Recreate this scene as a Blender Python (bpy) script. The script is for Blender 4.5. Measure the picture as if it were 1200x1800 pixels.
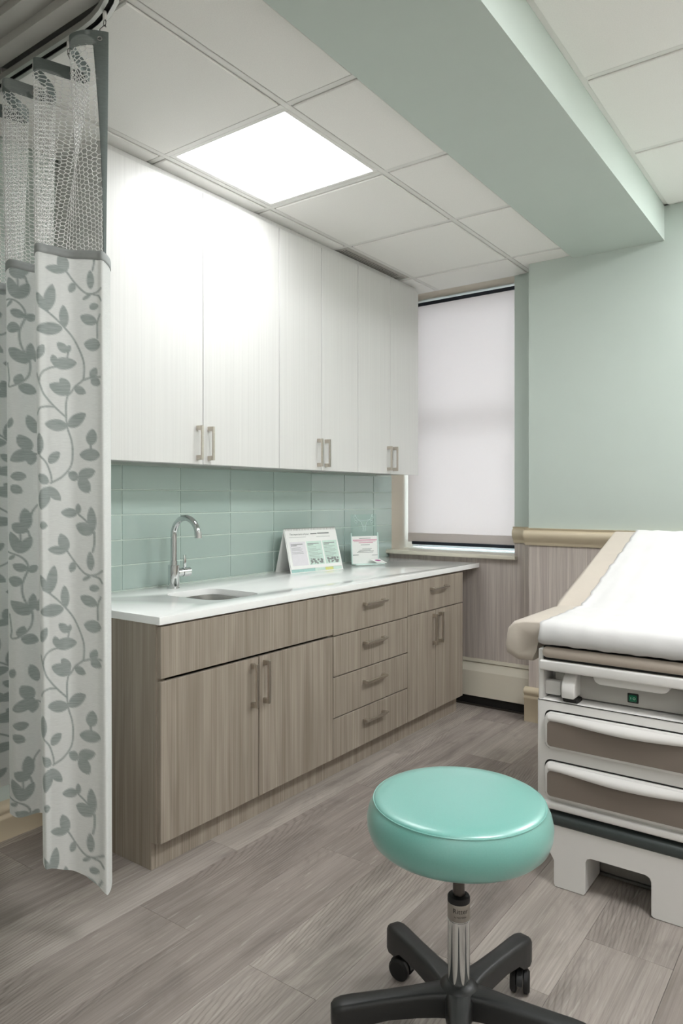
import bpy, bmesh, math, random
import numpy as np
from mathutils import Vector, Matrix

for o in list(bpy.data.objects):
    bpy.data.objects.remove(o, do_unlink=True)
SC = bpy.context.scene
COL = SC.collection
random.seed(7)
PI = math.pi

# ------------------------------------------------------------------ camera
YAW = math.radians(36.003)
FPX, HY, CAM = 1256.0, 875.0, Vector((2.72, 0.0, 1.338))
cd = bpy.data.cameras.new('camera')
cam = bpy.data.objects.new('camera', cd)
COL.objects.link(cam)
cam.location = CAM
cam.rotation_euler = (PI / 2, 0, YAW)
cd.sensor_fit = 'HORIZONTAL'
cd.sensor_width = 24.0
cd.lens = 24.0 * FPX / 1200.0
cd.shift_y = -(900.0 - HY) / 1200.0
cd.clip_start = 0.05
SC.camera = cam

# ------------------------------------------------------------------ world (daylight outside the window)
w = bpy.data.worlds.new('daylight')
SC.world = w
w.use_nodes = True
bg = w.node_tree.nodes['Background']
bg.inputs[0].default_value = (0.80, 0.90, 1.0, 1)
bg.inputs[1].default_value = 7.0

# ------------------------------------------------------------------ exposure
vs = SC.view_settings
vs.view_transform = 'Standard'
vs.look = 'None'
vs.gamma = 1.0
vs.exposure = 0.12
vs.use_curve_mapping = False
LAMP_MAIN = 10.5      # emission of the ceiling panel in view
LAMP_ADDED = 28.0      # emission of the unseen panels added right of the beam for brightness
LAMP_ADDED_REAR = 12.0      # dimmer unseen panel added at the rear to brighten the curtain

# ------------------------------------------------------------------ materials
def srgb(h):
    h = h.lstrip('#')
    out = []
    for i in (0, 2, 4):
        c = int(h[i:i + 2], 16) / 255.0
        out.append(c / 12.92 if c <= 0.04045 else ((c + 0.055) / 1.055) ** 2.4)
    return (out[0], out[1], out[2], 1.0)


class NT:
    def __init__(s, name):
        s.m = bpy.data.materials.new(name)
        s.m.use_nodes = True
        s.t = s.m.node_tree
        s.b = s.t.nodes['Principled BSDF']

    def n(s, typ, **kw):
        nd = s.t.nodes.new(typ)
        for k, v in kw.items():
            if k.startswith('i_'):
                key = k[2:]
                key = int(key) if key.isdigit() else key
                nd.inputs[key].default_value = v
            else:
                setattr(nd, k, v)
        return nd

    def l(s, a, b):
        s.t.links.new(a, b)

    def ramp(s, stops, fac):
        r = s.n('ShaderNodeValToRGB')
        el = r.color_ramp.elements
        while len(el) < len(stops):
            el.new(0.5)
        for e, (p, c) in zip(el, stops):
            e.position = p
            e.color = srgb(c) if isinstance(c, str) else c
        s.l(fac, r.inputs[0])
        return r.outputs[0]

    def coords(s, scale, kind='Object', rand=0.0):
        tc = s.n('ShaderNodeTexCoord')
        mp = s.n('ShaderNodeMapping')
        mp.inputs['Scale'].default_value = scale
        s.l(tc.outputs[kind], mp.inputs['Vector'])
        if rand:
            oi = s.n('ShaderNodeObjectInfo')
            mu = s.n('ShaderNodeMath', operation='MULTIPLY', i_1=rand)
            s.l(oi.outputs['Random'], mu.inputs[0])
            cb = s.n('ShaderNodeCombineXYZ')
            for i in range(3):
                s.l(mu.outputs[0], cb.inputs[i])
            s.l(cb.outputs[0], mp.inputs['Location'])
        return mp.outputs[0]

    def noise(s, vec, scale=1.0, detail=3.0, rough=0.55, dist=0.0):
        nz = s.n('ShaderNodeTexNoise')
        nz.inputs['Scale'].default_value = scale
        nz.inputs['Detail'].default_value = detail
        nz.inputs['Roughness'].default_value = rough
        nz.inputs['Distortion'].default_value = dist
        s.l(vec, nz.inputs['Vector'])
        return nz.outputs[0]

    def mixc(s, fac, a, b, mode='MIX'):
        m = s.n('ShaderNodeMix', data_type='RGBA', blend_type=mode)
        for sock, v in ((m.inputs[0], fac), (m.inputs[6], a), (m.inputs[7], b)):
            if isinstance(v, (int, float)):
                sock.default_value = v
            elif isinstance(v, tuple):
                sock.default_value = v
            elif isinstance(v, str):
                sock.default_value = srgb(v)
            else:
                s.l(v, sock)
        return m.outputs[2]

    def bump(s, h, strength=0.2, dist=0.002):
        b = s.n('ShaderNodeBump')
        b.inputs['Strength'].default_value = strength
        b.inputs['Distance'].default_value = dist
        s.l(h, b.inputs['Height'])
        s.l(b.outputs[0], s.b.inputs['Normal'])

    def col(s, c):
        if isinstance(c, str):
            s.b.inputs['Base Color'].default_value = srgb(c)
        else:
            s.l(c, s.b.inputs['Base Color'])

    def set(s, **kw):
        for k, v in kw.items():
            s.b.inputs[{'rough': 'Roughness', 'metal': 'Metallic', 'spec': 'Specular IOR Level', 'coat': 'Coat Weight',
                        'coatr': 'Coat Roughness', 'trans': 'Transmission Weight', 'ior': 'IOR', 'sheen': 'Sheen Weight'}[k]].default_value = v


M = {}


def simple(name, c, rough=0.5, metal=0.0, var=0.04, scale=40.0, bump=0.0, **kw):
    """plain colour with slight procedural mottling"""
    t = NT(name)
    v = t.coords((1, 1, 1))
    nz = t.noise(v, scale, 3.0)
    base = srgb(c)
    lo = tuple(x * (1 - var) for x in base[:3]) + (1,)
    hi = tuple(min(1, x * (1 + var)) for x in base[:3]) + (1,)
    t.col(t.ramp([(0.3, lo), (0.7, hi)], nz))
    t.set(rough=rough, metal=metal, **kw)
    if bump:
        t.bump(nz, bump, 0.001)
    M[name] = t.m
    return t


simple('green_paint', '#c2cdc6', 0.55, var=0.012, scale=3, spec=0.3)
simple('white_paint', '#e9e6e0', 0.6, var=0.01, scale=4)
simple('cream_paint', '#cfc6b6', 0.6, var=0.015, scale=4)
simple('tan_trim', '#c8bba2', 0.38, var=0.02, scale=6)
simple('cream_metal', '#e2dccc', 0.4, var=0.01, scale=4)
simple('white_trim', '#dfddd6', 0.5, var=0.01)
simple('ceiling_tile', '#f0efeb', 0.9, var=0.03, scale=260, bump=0.12, spec=0.2)
simple('ceiling_grid', '#e2e1dd', 0.5, var=0.01)
simple('soffit_grey', '#b9b7b2', 0.6, var=0.03, scale=5)
simple('grout', '#d5e3da', 0.8, var=0.03, scale=120)
simple('counter_quartz', '#f5f6f4', 0.07, var=0.015, scale=300, spec=0.55)
simple('nickel', '#c8c1b7', 0.33, 1.0, var=0.05, scale=90)
simple('chrome', '#d2d5d5', 0.06, 1.0, var=0.01)
simple('steel', '#a9a9a6', 0.28, 1.0, var=0.04, scale=60)
simple('dark_steel', '#5d5a57', 0.3, 1.0, var=0.03)
simple('dark_gap', '#191715', 0.8, var=0.05)
simple('black_plastic', '#232424', 0.42, var=0.06, scale=300, bump=0.08)
simple('black_rubber', '#161616', 0.6, var=0.05)
simple('grille_metal', '#b9b6b0', 0.45, var=0.03)
simple('aluminium', '#c9c9c5', 0.35, 1.0, var=0.02)
simple('white_plastic', '#e3e1de', 0.35, var=0.012, scale=8)
simple('grey_plastic', '#b9b6b1', 0.45, var=0.02, scale=8)
simple('taupe_panel', '#7f746b', 0.5, var=0.02, scale=8)
simple('beige_vinyl', '#c6bcb0', 0.42, var=0.02, scale=20, bump=0.03)
simple('taupe_vinyl', '#b9ada1', 0.45, var=0.02, scale=20)
simple('exam_paper', '#cfcecd', 0.75, var=0.01, scale=20)
simple('tread_rubber', '#3d4443', 0.5, var=0.05, scale=150, bump=0.1)
simple('switch_green', '#0f6a4c', 0.4, var=0.02)
simple('switch_mark', '#d5efe2', 0.5, var=0.0)
simple('paper_white', '#f1f2ef', 0.6, var=0.008)
simple('print_grey', '#8d918f', 0.7, var=0.05)
simple('print_pink', '#d9a3b6', 0.7, var=0.05)
simple('print_magenta', '#b0488f', 0.6, var=0.03)
simple('print_mint', '#cfe5da', 0.7, var=0.03)
simple('print_lilac', '#e4e2e6', 0.7, var=0.02)
simple('print_teal', '#a9cfc9', 0.7, var=0.03)
simple('print_yellow', '#d9dc8c', 0.7, var=0.03)
simple('net_thread', '#f3f3f1', 0.8, var=0.02)
simple('tape_grey', '#a3a7a6', 0.8, var=0.04, scale=60)
simple('glass_frame', '#c9d0d2', 0.4, var=0.02)
simple('lettering', '#2a2826', 0.5, var=0.0)
simple('sleeve_band', '#a9a49d', 0.38, 0.7, var=0.02)
simple('hembar_navy', '#1a2230', 0.4, var=0.05)

# glass tile
t = NT('glass_tile')
oi = t.n('ShaderNodeObjectInfo')
c = t.ramp([(0.0, '#a9bcb5'), (1.0, '#b3c5be')], oi.outputs['Random'])
t.col(c)
t.set(rough=0.16, spec=0.6, coat=0.5, coatr=0.05)
M['glass_tile'] = t.m

# stool vinyl
t = NT('teal_vinyl')
nz = t.noise(t.coords((1, 1, 1)), 350, 2)
t.col(t.ramp([(0.3, '#66aca1'), (0.7, '#6bb1a6')], nz))
t.set(rough=0.45, spec=0.7, coat=1.0, coatr=0.28)
t.b.inputs['Coat IOR'].default_value = 1.75
t.b.inputs['Sheen Weight'].default_value = 0.15
t.b.inputs['Sheen Roughness'].default_value = 0.45
t.bump(nz, 0.04, 0.0006)
M['teal_vinyl'] = t.m

# white laminate with a faint vertical grain
t = NT('white_laminate')
nz = t.noise(t.coords((160, 160, 1.2), rand=31.0), 1.0, 3)
t.col(t.ramp([(0.25, '#d6d6d3'), (0.75, '#dfdfdc')], nz))
t.set(rough=0.38, spec=0.45)
M['white_laminate'] = t.m

# taupe wood-grain laminate
t = NT('wood_laminate')
v1 = t.coords((210, 210, 1.1), rand=17.0)
v2 = t.coords((38, 38, 0.7), rand=9.0)
v3 = t.coords((16, 16, 1.6), rand=5.0)
a = t.noise(v1, 1.0, 4, 0.65)
b = t.noise(v2, 1.0, 3, 0.5, 0.4)
c3 = t.noise(v3, 1.0, 2, 0.5, 1.2)
ca = t.ramp([(0.3, '#827869'), (0.5, '#a19689'), (0.7, '#c1b7aa')], a)
cb = t.ramp([(0.3, '#8d8376'), (0.7, '#b4aa9d')], b)
mx = t.mixc(0.45, ca, cb)
cc = t.ramp([(0.35, '#c9c5c0'), (0.65, '#ffffff')], c3)
mx = t.mixc(0.35, mx, cc, 'MULTIPLY')
t.col(mx)
t.set(rough=0.45, spec=0.35)
t.bump(a, 0.08, 0.0006)
M['wood_laminate'] = t.m

# floor vinyl plank: grain along Y
t = NT('vinyl_plank')
oi = t.n('ShaderNodeObjectInfo')
a = t.noise(t.coords((170, 2.4, 1), rand=13.0), 1.0, 4, 0.72, 0.1)
b = t.noise(t.coords((22, 0.8, 1), rand=29.0), 1.0, 5, 0.62, 0.35)
c = t.noise(t.coords((6, 2.2, 1), rand=11.0), 1.0, 4, 0.62, 0.6)
fl = t.noise(t.coords((90, 6.0, 1), rand=3.0), 1.0, 3, 0.6, 0.8)
tone = t.ramp([(0.0, '#9e948e'), (0.3, '#aaa19b'), (0.65, '#b4aca5'), (1.0, '#bdb5ad')], oi.outputs['Random'])
ca = t.ramp([(0.32, '#a19c98'), (0.5, '#e2dfdc'), (0.66, '#ffffff')], a)
cb = t.ramp([(0.30, '#a09a96'), (0.5, '#dfdcda'), (0.70, '#ffffff')], b)
cc = t.ramp([(0.30, '#9d9793'), (0.48, '#efedeb'), (0.75, '#ffffff')], c)
mx = t.mixc(0.5, tone, ca, 'MULTIPLY')
mx = t.mixc(0.6, mx, cb, 'MULTIPLY')
mx = t.mixc(0.6, mx, cc, 'MULTIPLY')
# cathedral rings of the sawn grain, only in patches
wv = t.n('ShaderNodeTexWave', wave_type='RINGS', rings_direction='Z')
wv.inputs['Scale'].default_value = 3.4
wv.inputs['Distortion'].default_value = 3.0
wv.inputs['Detail'].default_value = 2.0
wv.inputs['Detail Scale'].default_value = 1.6
t.l(t.coords((10, 1.6, 1), rand=4.0), wv.inputs['Vector'])
pm = t.noise(t.coords((3.0, 1.5, 1), rand=21.0), 1.0, 1)
pmr = t.ramp([(0.50, (0, 0, 0, 1)), (0.62, (0.55, 0.55, 0.55, 1))], pm)
cw = t.ramp([(0.0, '#a8a29d'), (0.35, '#f4f2f0'), (1.0, '#ffffff')], wv.outputs[0])
mx = t.mixc(pmr, mx, cw, 'MULTIPLY')
# whitewash caught in the grain
flr = t.ramp([(0.60, (0, 0, 0, 1)), (0.74, (0.35, 0.35, 0.35, 1))], fl)
mx = t.mixc(flr, mx, '#c4bdb6')
br = t.n('ShaderNodeBrightContrast')
br.inputs['Bright'].default_value = 0.045
t.l(mx, br.inputs[0])
t.col(br.outputs[0])
t.set(rough=0.42, spec=0.4)
t.bump(a, 0.15, 0.0008)
M['vinyl_plank'] = t.m

# strie wall covering of the wainscot
t = NT('strie_wallcover')
a = t.noise(t.coords((190, 190, 2.2)), 1.0, 4, 0.7)
b = t.noise(t.coords((45, 45, 0.4)), 1.0, 3, 0.5)
ca = t.ramp([(0.25, '#b7ada8'), (0.5, '#d0c8c2'), (0.75, '#e8e1da')], a)
cb = t.ramp([(0.3, '#cfc6c6'), (0.7, '#fffdf8')], b)
t.col(t.mixc(0.6, ca, cb, 'MULTIPLY'))
t.set(rough=0.55, spec=0.3)
t.bump(a, 0.1, 0.0006)
M['strie_wallcover'] = t.m


def emit(name, colr, strength):
    t = NT(name)
    t.b.inputs['Base Color'].default_value = (0.9, 0.9, 0.9, 1)
    t.b.inputs['Emission Color'].default_value = colr
    t.b.inputs['Emission Strength'].default_value = strength
    M[name] = t.m


emit('lamp_main', (0.975, 0.985, 1.0, 1), LAMP_MAIN)
emit('lamp_added', (0.975, 0.985, 1.0, 1), LAMP_ADDED)
emit('lamp_added_rear', (0.975, 0.985, 1.0, 1), LAMP_ADDED_REAR)

# roller blind: diffuse + translucent
t = NT('blind_fabric')
out = t.t.nodes['Material Output']
df = t.n('ShaderNodeBsdfDiffuse')
tl = t.n('ShaderNodeBsdfTranslucent')
nz = t.noise(t.coords((900, 900, 900)), 1, 2)
cc = t.ramp([(0.3, '#e6e1df'), (0.7, '#efeae8')], nz)
t.l(cc, df.inputs[0])
tl.inputs[0].default_value = srgb('#efe6e2')
ms = t.n('ShaderNodeMixShader', i_0=0.36)
t.l(df.outputs[0], ms.inputs[1])
t.l(tl.outputs[0], ms.inputs[2])
t.l(ms.outputs[0], out.inputs[0])
M['blind_fabric'] = t.m

# clear acrylic / window glass
for nm, cl in (('clear_acrylic', (0.93, 0.98, 0.97, 1)), ('window_glass', (0.92, 0.96, 0.97, 1))):
    t = NT(nm)
    out = t.t.nodes['Material Output']
    tr = t.n('ShaderNodeBsdfTransparent')
    tr.inputs[0].default_value = cl
    gl = t.n('ShaderNodeBsdfGlossy')
    gl.inputs['Roughness'].default_value = 0.03
    lw = t.n('ShaderNodeLayerWeight')
    lw.inputs[0].default_value = 0.2
    ms = t.n('ShaderNodeMixShader')
    t.l(lw.outputs[0], ms.inputs[0])
    t.l(tr.outputs[0], ms.inputs[1])
    t.l(gl.outputs[0], ms.inputs[2])
    t.l(ms.outputs[0], out.inputs[0])
    M[nm] = t.m
simple('acrylic_edge', '#d9efe8', 0.3, var=0.01)

# printed curtain cloth (print coverage comes from a colour attribute: flat print)
def curtain_mat(name, basec, leafc, trans):
    t = NT(name)
    at = t.n('ShaderNodeVertexColor')
    at.layer_name = 'print'
    weave = t.noise(t.coords((60, 60, 900)), 1.0, 2)
    slub = t.noise(t.coords((25, 25, 420)), 1.0, 3)
    lf = t.ramp([(0.35, leafc[0]), (0.62, leafc[1])], slub)
    bs = t.ramp([(0.3, basec[0]), (0.7, basec[1])], weave)
    c = t.mixc(at.outputs[0], bs, lf)
    out = t.t.nodes['Material Output']
    df = t.n('ShaderNodeBsdfDiffuse')
    tl = t.n('ShaderNodeBsdfTranslucent')
    t.l(c, df.inputs[0])
    t.l(c, tl.inputs[0])
    ms = t.n('ShaderNodeMixShader', i_0=trans)
    t.l(df.outputs[0], ms.inputs[1])
    t.l(tl.outputs[0], ms.inputs[2])
    t.l(ms.outputs[0], out.inputs[0])
    M[name] = t.m


curtain_mat('curtain_cloth', ('#e6e8e6', '#f0f2f0'), ('#a0a9a6', '#b4bbb9'), 0.28)
curtain_mat('curtain_header_shaded', ('#727a78', '#7c8482'), ('#949b99', '#9ea5a3'), 0.1)  # heading and hem cloth with its shadow darkened into the colour

# ------------------------------------------------------------------ mesh helpers
ORG = {}   # world origin of every root


def bm_new():
    return bmesh.new()


def box(bm, x0, x1, y0, y1, z0, z1, bev=0.0, seg=2):
    vs_ = [bm.verts.new(p) for p in ((x0, y0, z0), (x1, y0, z0), (x1, y1, z0), (x0, y1, z0),
                                      (x0, y0, z1), (x1, y0, z1), (x1, y1, z1), (x0, y1, z1))]
    fs = [bm.faces.new([vs_[i] for i in q]) for q in ((0, 3, 2, 1), (4, 5, 6, 7), (0, 1, 5, 4), (1, 2, 6, 5), (2, 3, 7, 6), (3, 0, 4, 7))]
    if bev:
        es = list({e for f in fs for e in f.edges})
        bmesh.ops.bevel(bm, geom=es, offset=bev, segments=seg, profile=0.5, affect='EDGES')
    return bm


def prism(bm, pts, axis, a0, a1, bev=0.0, seg=2):
    """extrude a 2-D outline along an axis. axis 'x': pts are (y,z); 'y': (x,z); 'z': (x,y)"""
    def mk(p, a):
        return {'x': (a, p[0], p[1]), 'y': (p[0], a, p[1]), 'z': (p[0], p[1], a)}[axis]
    A = [bm.verts.new(mk(p, a0)) for p in pts]
    B = [bm.verts.new(mk(p, a1)) for p in pts]
    fs = [bm.faces.new(A), bm.faces.new(B[::-1])]
    n = len(pts)
    for i in range(n):
        fs.append(bm.faces.new((A[i], B[i], B[(i + 1) % n], A[(i + 1) % n])))
    if bev:
        es = [e for e in fs[0].edges] + [e for e in fs[1].edges]
        bmesh.ops.bevel(bm, geom=es, offset=bev, segments=seg, profile=0.5, affect='EDGES')
    bmesh.ops.recalc_face_normals(bm, faces=bm.faces)
    return bm


def lathe(bm, prof, cx, cy, n=48, cap=True):
    rings = []
    for r, z in prof:
        if r < 1e-6:
            rings.append([bm.verts.new((cx, cy, z))])
        else:
            rings.append([bm.verts.new((cx + r * math.cos(2 * PI * i / n), cy + r * math.sin(2 * PI * i / n), z)) for i in range(n)])
    for a, b in zip(rings, rings[1:]):
        for i in range(n):
            j = (i + 1) % n
            if len(a) == 1 and len(b) == 1:
                continue
            if len(a) == 1:
                bm.faces.new((a[0], b[j], b[i]))
            elif len(b) == 1:
                bm.faces.new((a[i], a[j], b[0]))
            else:
                bm.faces.new((a[i], a[j], b[j], b[i]))
    if cap:
        for rr in (rings[0], rings[-1]):
            if len(rr) > 1:
                bm.faces.new(rr)
    bmesh.ops.recalc_face_normals(bm, faces=bm.faces)
    return bm


def tube(bm, path, r, n=12, cap=True):
    path = [Vector(p) for p in path]
    rs = r if isinstance(r, (list, tuple)) else [r] * len(path)
    up = None
    rings = []
    for i, p in enumerate(path):
        d = (path[min(i + 1, len(path) - 1)] - path[max(i - 1, 0)]).normalized()
        if up is None:
            up = Vector((0, 0, 1)) if abs(d.z) < 0.9 else Vector((1, 0, 0))
        s = d.cross(up).normalized()
        up = s.cross(d).normalized()
        rings.append([bm.verts.new(p + (s * math.cos(2 * PI * k / n) + up * math.sin(2 * PI * k / n)) * rs[i]) for k in range(n)])
    for a, b in zip(rings, rings[1:]):
        for k in range(n):
            bm.faces.new((a[k], a[(k + 1) % n], b[(k + 1) % n], b[k]))
    if cap:
        bm.faces.new(rings[0][::-1])
        bm.faces.new(rings[-1])
    bmesh.ops.recalc_face_normals(bm, faces=bm.faces)
    return bm


def grid(bm, pts):
    """pts[i][j] -> quad surface"""
    V = [[bm.verts.new(p) for p in row] for row in pts]
    for i in range(len(V) - 1):
        for j in range(len(V[0]) - 1):
            bm.faces.new((V[i][j], V[i + 1][j], V[i + 1][j + 1], V[i][j + 1]))
    return bm


def rrect(x0, x1, y0, y1, r, n=6):
    pts = []
    for cx, cy, a0 in ((x1 - r, y1 - r, 0), (x0 + r, y1 - r, PI / 2), (x0 + r, y0 + r, PI), (x1 - r, y0 + r, 1.5 * PI)):
        for k in range(n + 1):
            a = a0 + PI / 2 * k / n
            pts.append((cx + r * math.cos(a), cy + r * math.sin(a)))
    return pts


def obj(name, bm, mat, parent=None, smooth=False, kind=None, label=None, autosmooth=None):
    me = bpy.data.meshes.new(name)
    org = Vector((0, 0, 0))
    if parent is not None:
        org = ORG[parent.name]
    if org.length:
        bmesh.ops.translate(bm, verts=bm.verts, vec=-org)
    bm.to_mesh(me)
    bm.free()
    me.materials.append(M[mat])
    o = bpy.data.objects.new(name, me)
    COL.objects.link(o)
    if smooth:
        for p in me.polygons:
            p.use_smooth = True
        if autosmooth is None:
            autosmooth = 40
        try:
            me.set_sharp_from_angle(angle=math.radians(autosmooth))
        except Exception:
            pass
    if parent is not None:
        o.parent = parent
    ORG[o.name] = org
    if kind:
        o['kind'] = kind
    if label:
        o['label'] = label
    return o


def thing(name, label, cat, loc, group=None):
    o = bpy.data.objects.new(name, None)
    COL.objects.link(o)
    o.location = loc
    o.empty_display_size = 0.05
    ORG[o.name] = Vector(loc)
    o['label'] = label
    o['category'] = cat
    if group:
        o['group'] = group
    return o


def recenter(o):
    """move a top-level mesh's origin to its base centre"""
    me = o.data
    vs_ = [v.co.copy() for v in me.vertices]
    c = Vector(((min(v.x for v in vs_) + max(v.x for v in vs_)) / 2, (min(v.y for v in vs_) + max(v.y for v in vs_)) / 2, min(v.z for v in vs_)))
    me.transform(Matrix.Translation(-c))
    o.location = c


def tag(o, label, cat, group=None):
    o['label'] = label
    o['category'] = cat
    if group:
        o['group'] = group
    recenter(o)
    return o


MESHC = {}


def piece(name, key, build, mat, loc, parent):
    """repeated small piece sharing mesh data; loc in world"""
    k = (name, key, mat)
    if k not in MESHC:
        bm = bm_new()
        build(bm)
        me = bpy.data.meshes.new(name)
        bm.to_mesh(me)
        bm.free()
        me.materials.append(M[mat])
        MESHC[k] = me
    o = bpy.data.objects.new(name, MESHC[k])
    COL.objects.link(o)
    o.parent = parent
    o.location = Vector(loc) - ORG[parent.name]
    ORG[o.name] = ORG[parent.name]
    return o


def text_mesh(s, size, extrude=0.0003):
    cu = bpy.data.curves.new('lettering', 'FONT')
    cu.body = s
    cu.size = size
    cu.extrude = extrude
    cu.align_x = 'CENTER'
    cu.align_y = 'CENTER'
    cu.resolution_u = 3
    o = bpy.data.objects.new('lettering', cu)
    COL.objects.link(o)
    dg = bpy.context.evaluated_depsgraph_get()
    dg.update()
    me = bpy.data.meshes.new_from_object(o.evaluated_get(dg))
    bpy.data.objects.remove(o, do_unlink=True)
    return me


FW = Vector((-math.sin(YAW), math.cos(YAW), 0))
RT = Vector((math.cos(YAW), math.sin(YAW), 0))


def at_px(px, depth):
    """plan position (x, y) at a bearing and a depth (used while laying out the curtain folds)"""
    p = CAM + FW * depth + RT * ((px - 600.0) / FPX * depth)
    return p.x, p.y


# ------------------------------------------------------------------ dimensions
WY = 4.31        # window wall face
WY2 = 4.13       # projecting wall face right of the window
XL = 1.108       # left edge of the projecting wall
ZC = 2.745       # lower ceiling
ZR = 2.91        # upper ceiling right of the beam
BX0, BX1, BZ = 1.375, 1.865, 2.722
RX, RY = 3.75, -1.3   # right wall, wall behind the camera
ZTOP = 3.15
WX1 = 0.944      # right edge of window opening
SILL = 0.972

# ------------------------------------------------------------------ floor
bm = bm_new()
box(bm, -0.15, RX + 0.15, RY - 0.15, WY + 0.45, -0.12, -0.004)
floor = obj('floor', bm, 'dark_gap', kind='structure')
PW, PL = 0.2475, 1.24
xs = 2.0425 - 9 * PW
i = 0
rows = {4: 1.51, 6: 1.50, 7: 0.62, 8: 1.88, 9: 0.95, 5: 0.93, 3: 0.72, 10: 1.35}
while xs < RX + 0.1:
    off = rows.get(i, random.uniform(0, PL))
    y = off - math.ceil((off - RY) / PL) * PL
    x0, x1 = max(xs, -0.1), min(xs + PW, RX + 0.1)
    while y < WY + 0.05 and x1 - x0 > 0.02:
        y0, y1 = max(y, RY - 0.1), min(y + PL, WY + 0.1)
        if y1 - y0 > 0.03:
            wd, ln = round(x1 - x0, 4), round(y1 - y0, 4)
            piece('plank', (wd, ln), lambda b, wd=wd, ln=ln: box(b, 0.0004, wd - 0.0004, 0.0004, ln - 0.0004, -0.005, 0.0, 0.0004, 1),
                  'vinyl_plank', (x0, y0, 0), floor)
        y += PL
    xs += PW
    i += 1

# ------------------------------------------------------------------ walls
bm = bm_new()
box(bm, -0.15, 0.0, RY - 0.15, 4.345, -0.1, ZTOP)
wall_left = obj('wall_left', bm, 'green_paint', kind='structure')

bm = bm_new()   # wall around the window opening (x 0..WX1, z SILL..2.78), recess behind it
box(bm, -0.15, XL + 0.01, WY, WY + 0.30, -0.1, SILL - 0.02)
wall_window = obj('wall_window', bm, 'strie_wallcover', kind='structure')
bm = bm_new()
box(bm, WX1, XL + 0.01, WY, WY + 0.30, 1.055, ZTOP)
obj('wall_paint', bm, 'green_paint', wall_window)
bm = bm_new()
box(bm, WX1, XL + 0.01, WY, WY + 0.30, SILL - 0.02, 1.055)
obj('wall_covering', bm, 'strie_wallcover', wall_window)
bm = bm_new()
box(bm, -0.15, WX1, WY + 0.004, WY + 0.45, 2.775, ZTOP)
obj('window_head', bm, 'cream_paint', wall_window)
bm = bm_new()
box(bm, -0.15, 0.0, 4.345, WY + 0.45, SILL - 0.02, 2.775)
obj('window_jamb', bm, 'cream_paint', wall_window)

bm = bm_new()
box(bm, XL, RX + 0.15, WY2, WY + 0.30, 1.06, ZTOP)
wall_back = obj('wall_back', bm, 'green_paint', kind='structure')
bm = bm_new()
box(bm, XL, RX + 0.15, WY2, WY + 0.30, -0.1, 1.06)
obj('wainscot', bm, 'strie_wallcover', wall_back)

bm = bm_new()
box(bm, RX, RX + 0.15, RY - 0.15, WY + 0.30, -0.1, ZTOP)
wall_right = obj('wall_right', bm, 'white_paint', kind='structure')
bm = bm_new()
box(bm, -0.15, RX + 0.15, RY - 0.15, RY, -0.1, ZTOP)
wall_rear = obj('wall_rear', bm, 'white_paint', kind='structure')

# chair rail profile (offset out of the wall, z)
def rail_profile(z0):
    return [(0.0, z0), (0.012, z0), (0.016, z0 + 0.010), (0.016, z0 + 0.014), (0.022, z0 + 0.022), (0.036, z0 + 0.040), (0.042, z0 + 0.058),
            (0.040, z0 + 0.074), (0.032, z0 + 0.084), (0.022, z0 + 0.090), (0.022, z0 + 0.094), (0.028, z0 + 0.102), (0.0, z0 + 0.102)]


bm = bm_new()
prism(bm, [(WY2 - d, z) for d, z in rail_profile(1.055)], 'x', XL - 0.02, RX)
obj('trim_1', bm, 'tan_trim', kind='structure', smooth=True, autosmooth=50)
bm = bm_new()
prism(bm, [(WY - d, z) for d, z in rail_profile(1.053)], 'x', WX1 - 0.002, XL)
obj('trim_2', bm, 'tan_trim', kind='structure', smooth=True, autosmooth=50)

# baseboards
def base_profile(h):
    return [(0, 0.0), (0.018, 0.0), (0.018, h - 0.075), (0.024, h - 0.068), (0.024, h - 0.058), (0.018, h - 0.052), (0.018, h - 0.045),
            (0.030, h - 0.034), (0.030, h - 0.018), (0.020, h - 0.006), (0.0, h)]


bm = bm_new()
prism(bm, [(WY2 - d, z) for d, z in base_profile(0.205)], 'x', XL - 0.022, RX)
obj('baseboard_back', bm, 'tan_trim', kind='structure', smooth=True, autosmooth=50)
bm = bm_new()
prism(bm, [(d, z) for d, z in base_profile(0.15)], 'y', RY, 1.66)
obj('baseboard_left', bm, 'tan_trim', kind='structure', smooth=True, autosmooth=50)
bm = bm_new()
prism(bm, [(RX - d, z) for d, z in base_profile(0.15)], 'y', RY, WY2 - 0.03)
obj('baseboard_right', bm, 'tan_trim', kind='structure', smooth=True, autosmooth=50)

# ------------------------------------------------------------------ ceiling and beam
bm = bm_new()
box(bm, -0.15, RX + 0.15, RY - 0.15, WY + 0.45, ZR + 0.05, ZTOP + 0.1)
ceiling = obj('ceiling', bm, 'ceiling_tile', kind='structure')
bm = bm_new()
box(bm, BX0, BX1, RY, WY2, BZ, ZR + 0.06)
beam = obj('wall_beam', bm, 'green_paint', kind='structure')

T = 0.012   # half width of a tee
# lower ceiling: tee lines
XT = [0.0, 0.40, 1.052, BX0]
YT = [1.262, 1.955, 2.605, 3.255, 3.965, WY]
LIGHT = (0.40, 1.052, 1.955, 2.605)
GRILLE = (0.0, 0.40, 3.255, 3.965)


def tile_build(wd, ln):
    def f(b):
        # lay-in tile with a stepped (tegular) edge hanging a little below the tees
        box(b, 0, wd, 0, ln, 0.006, 0.02)
        box(b, 0.006, wd - 0.006, 0.006, ln - 0.006, -0.004, 0.006, 0.003, 1)
    return f


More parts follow.
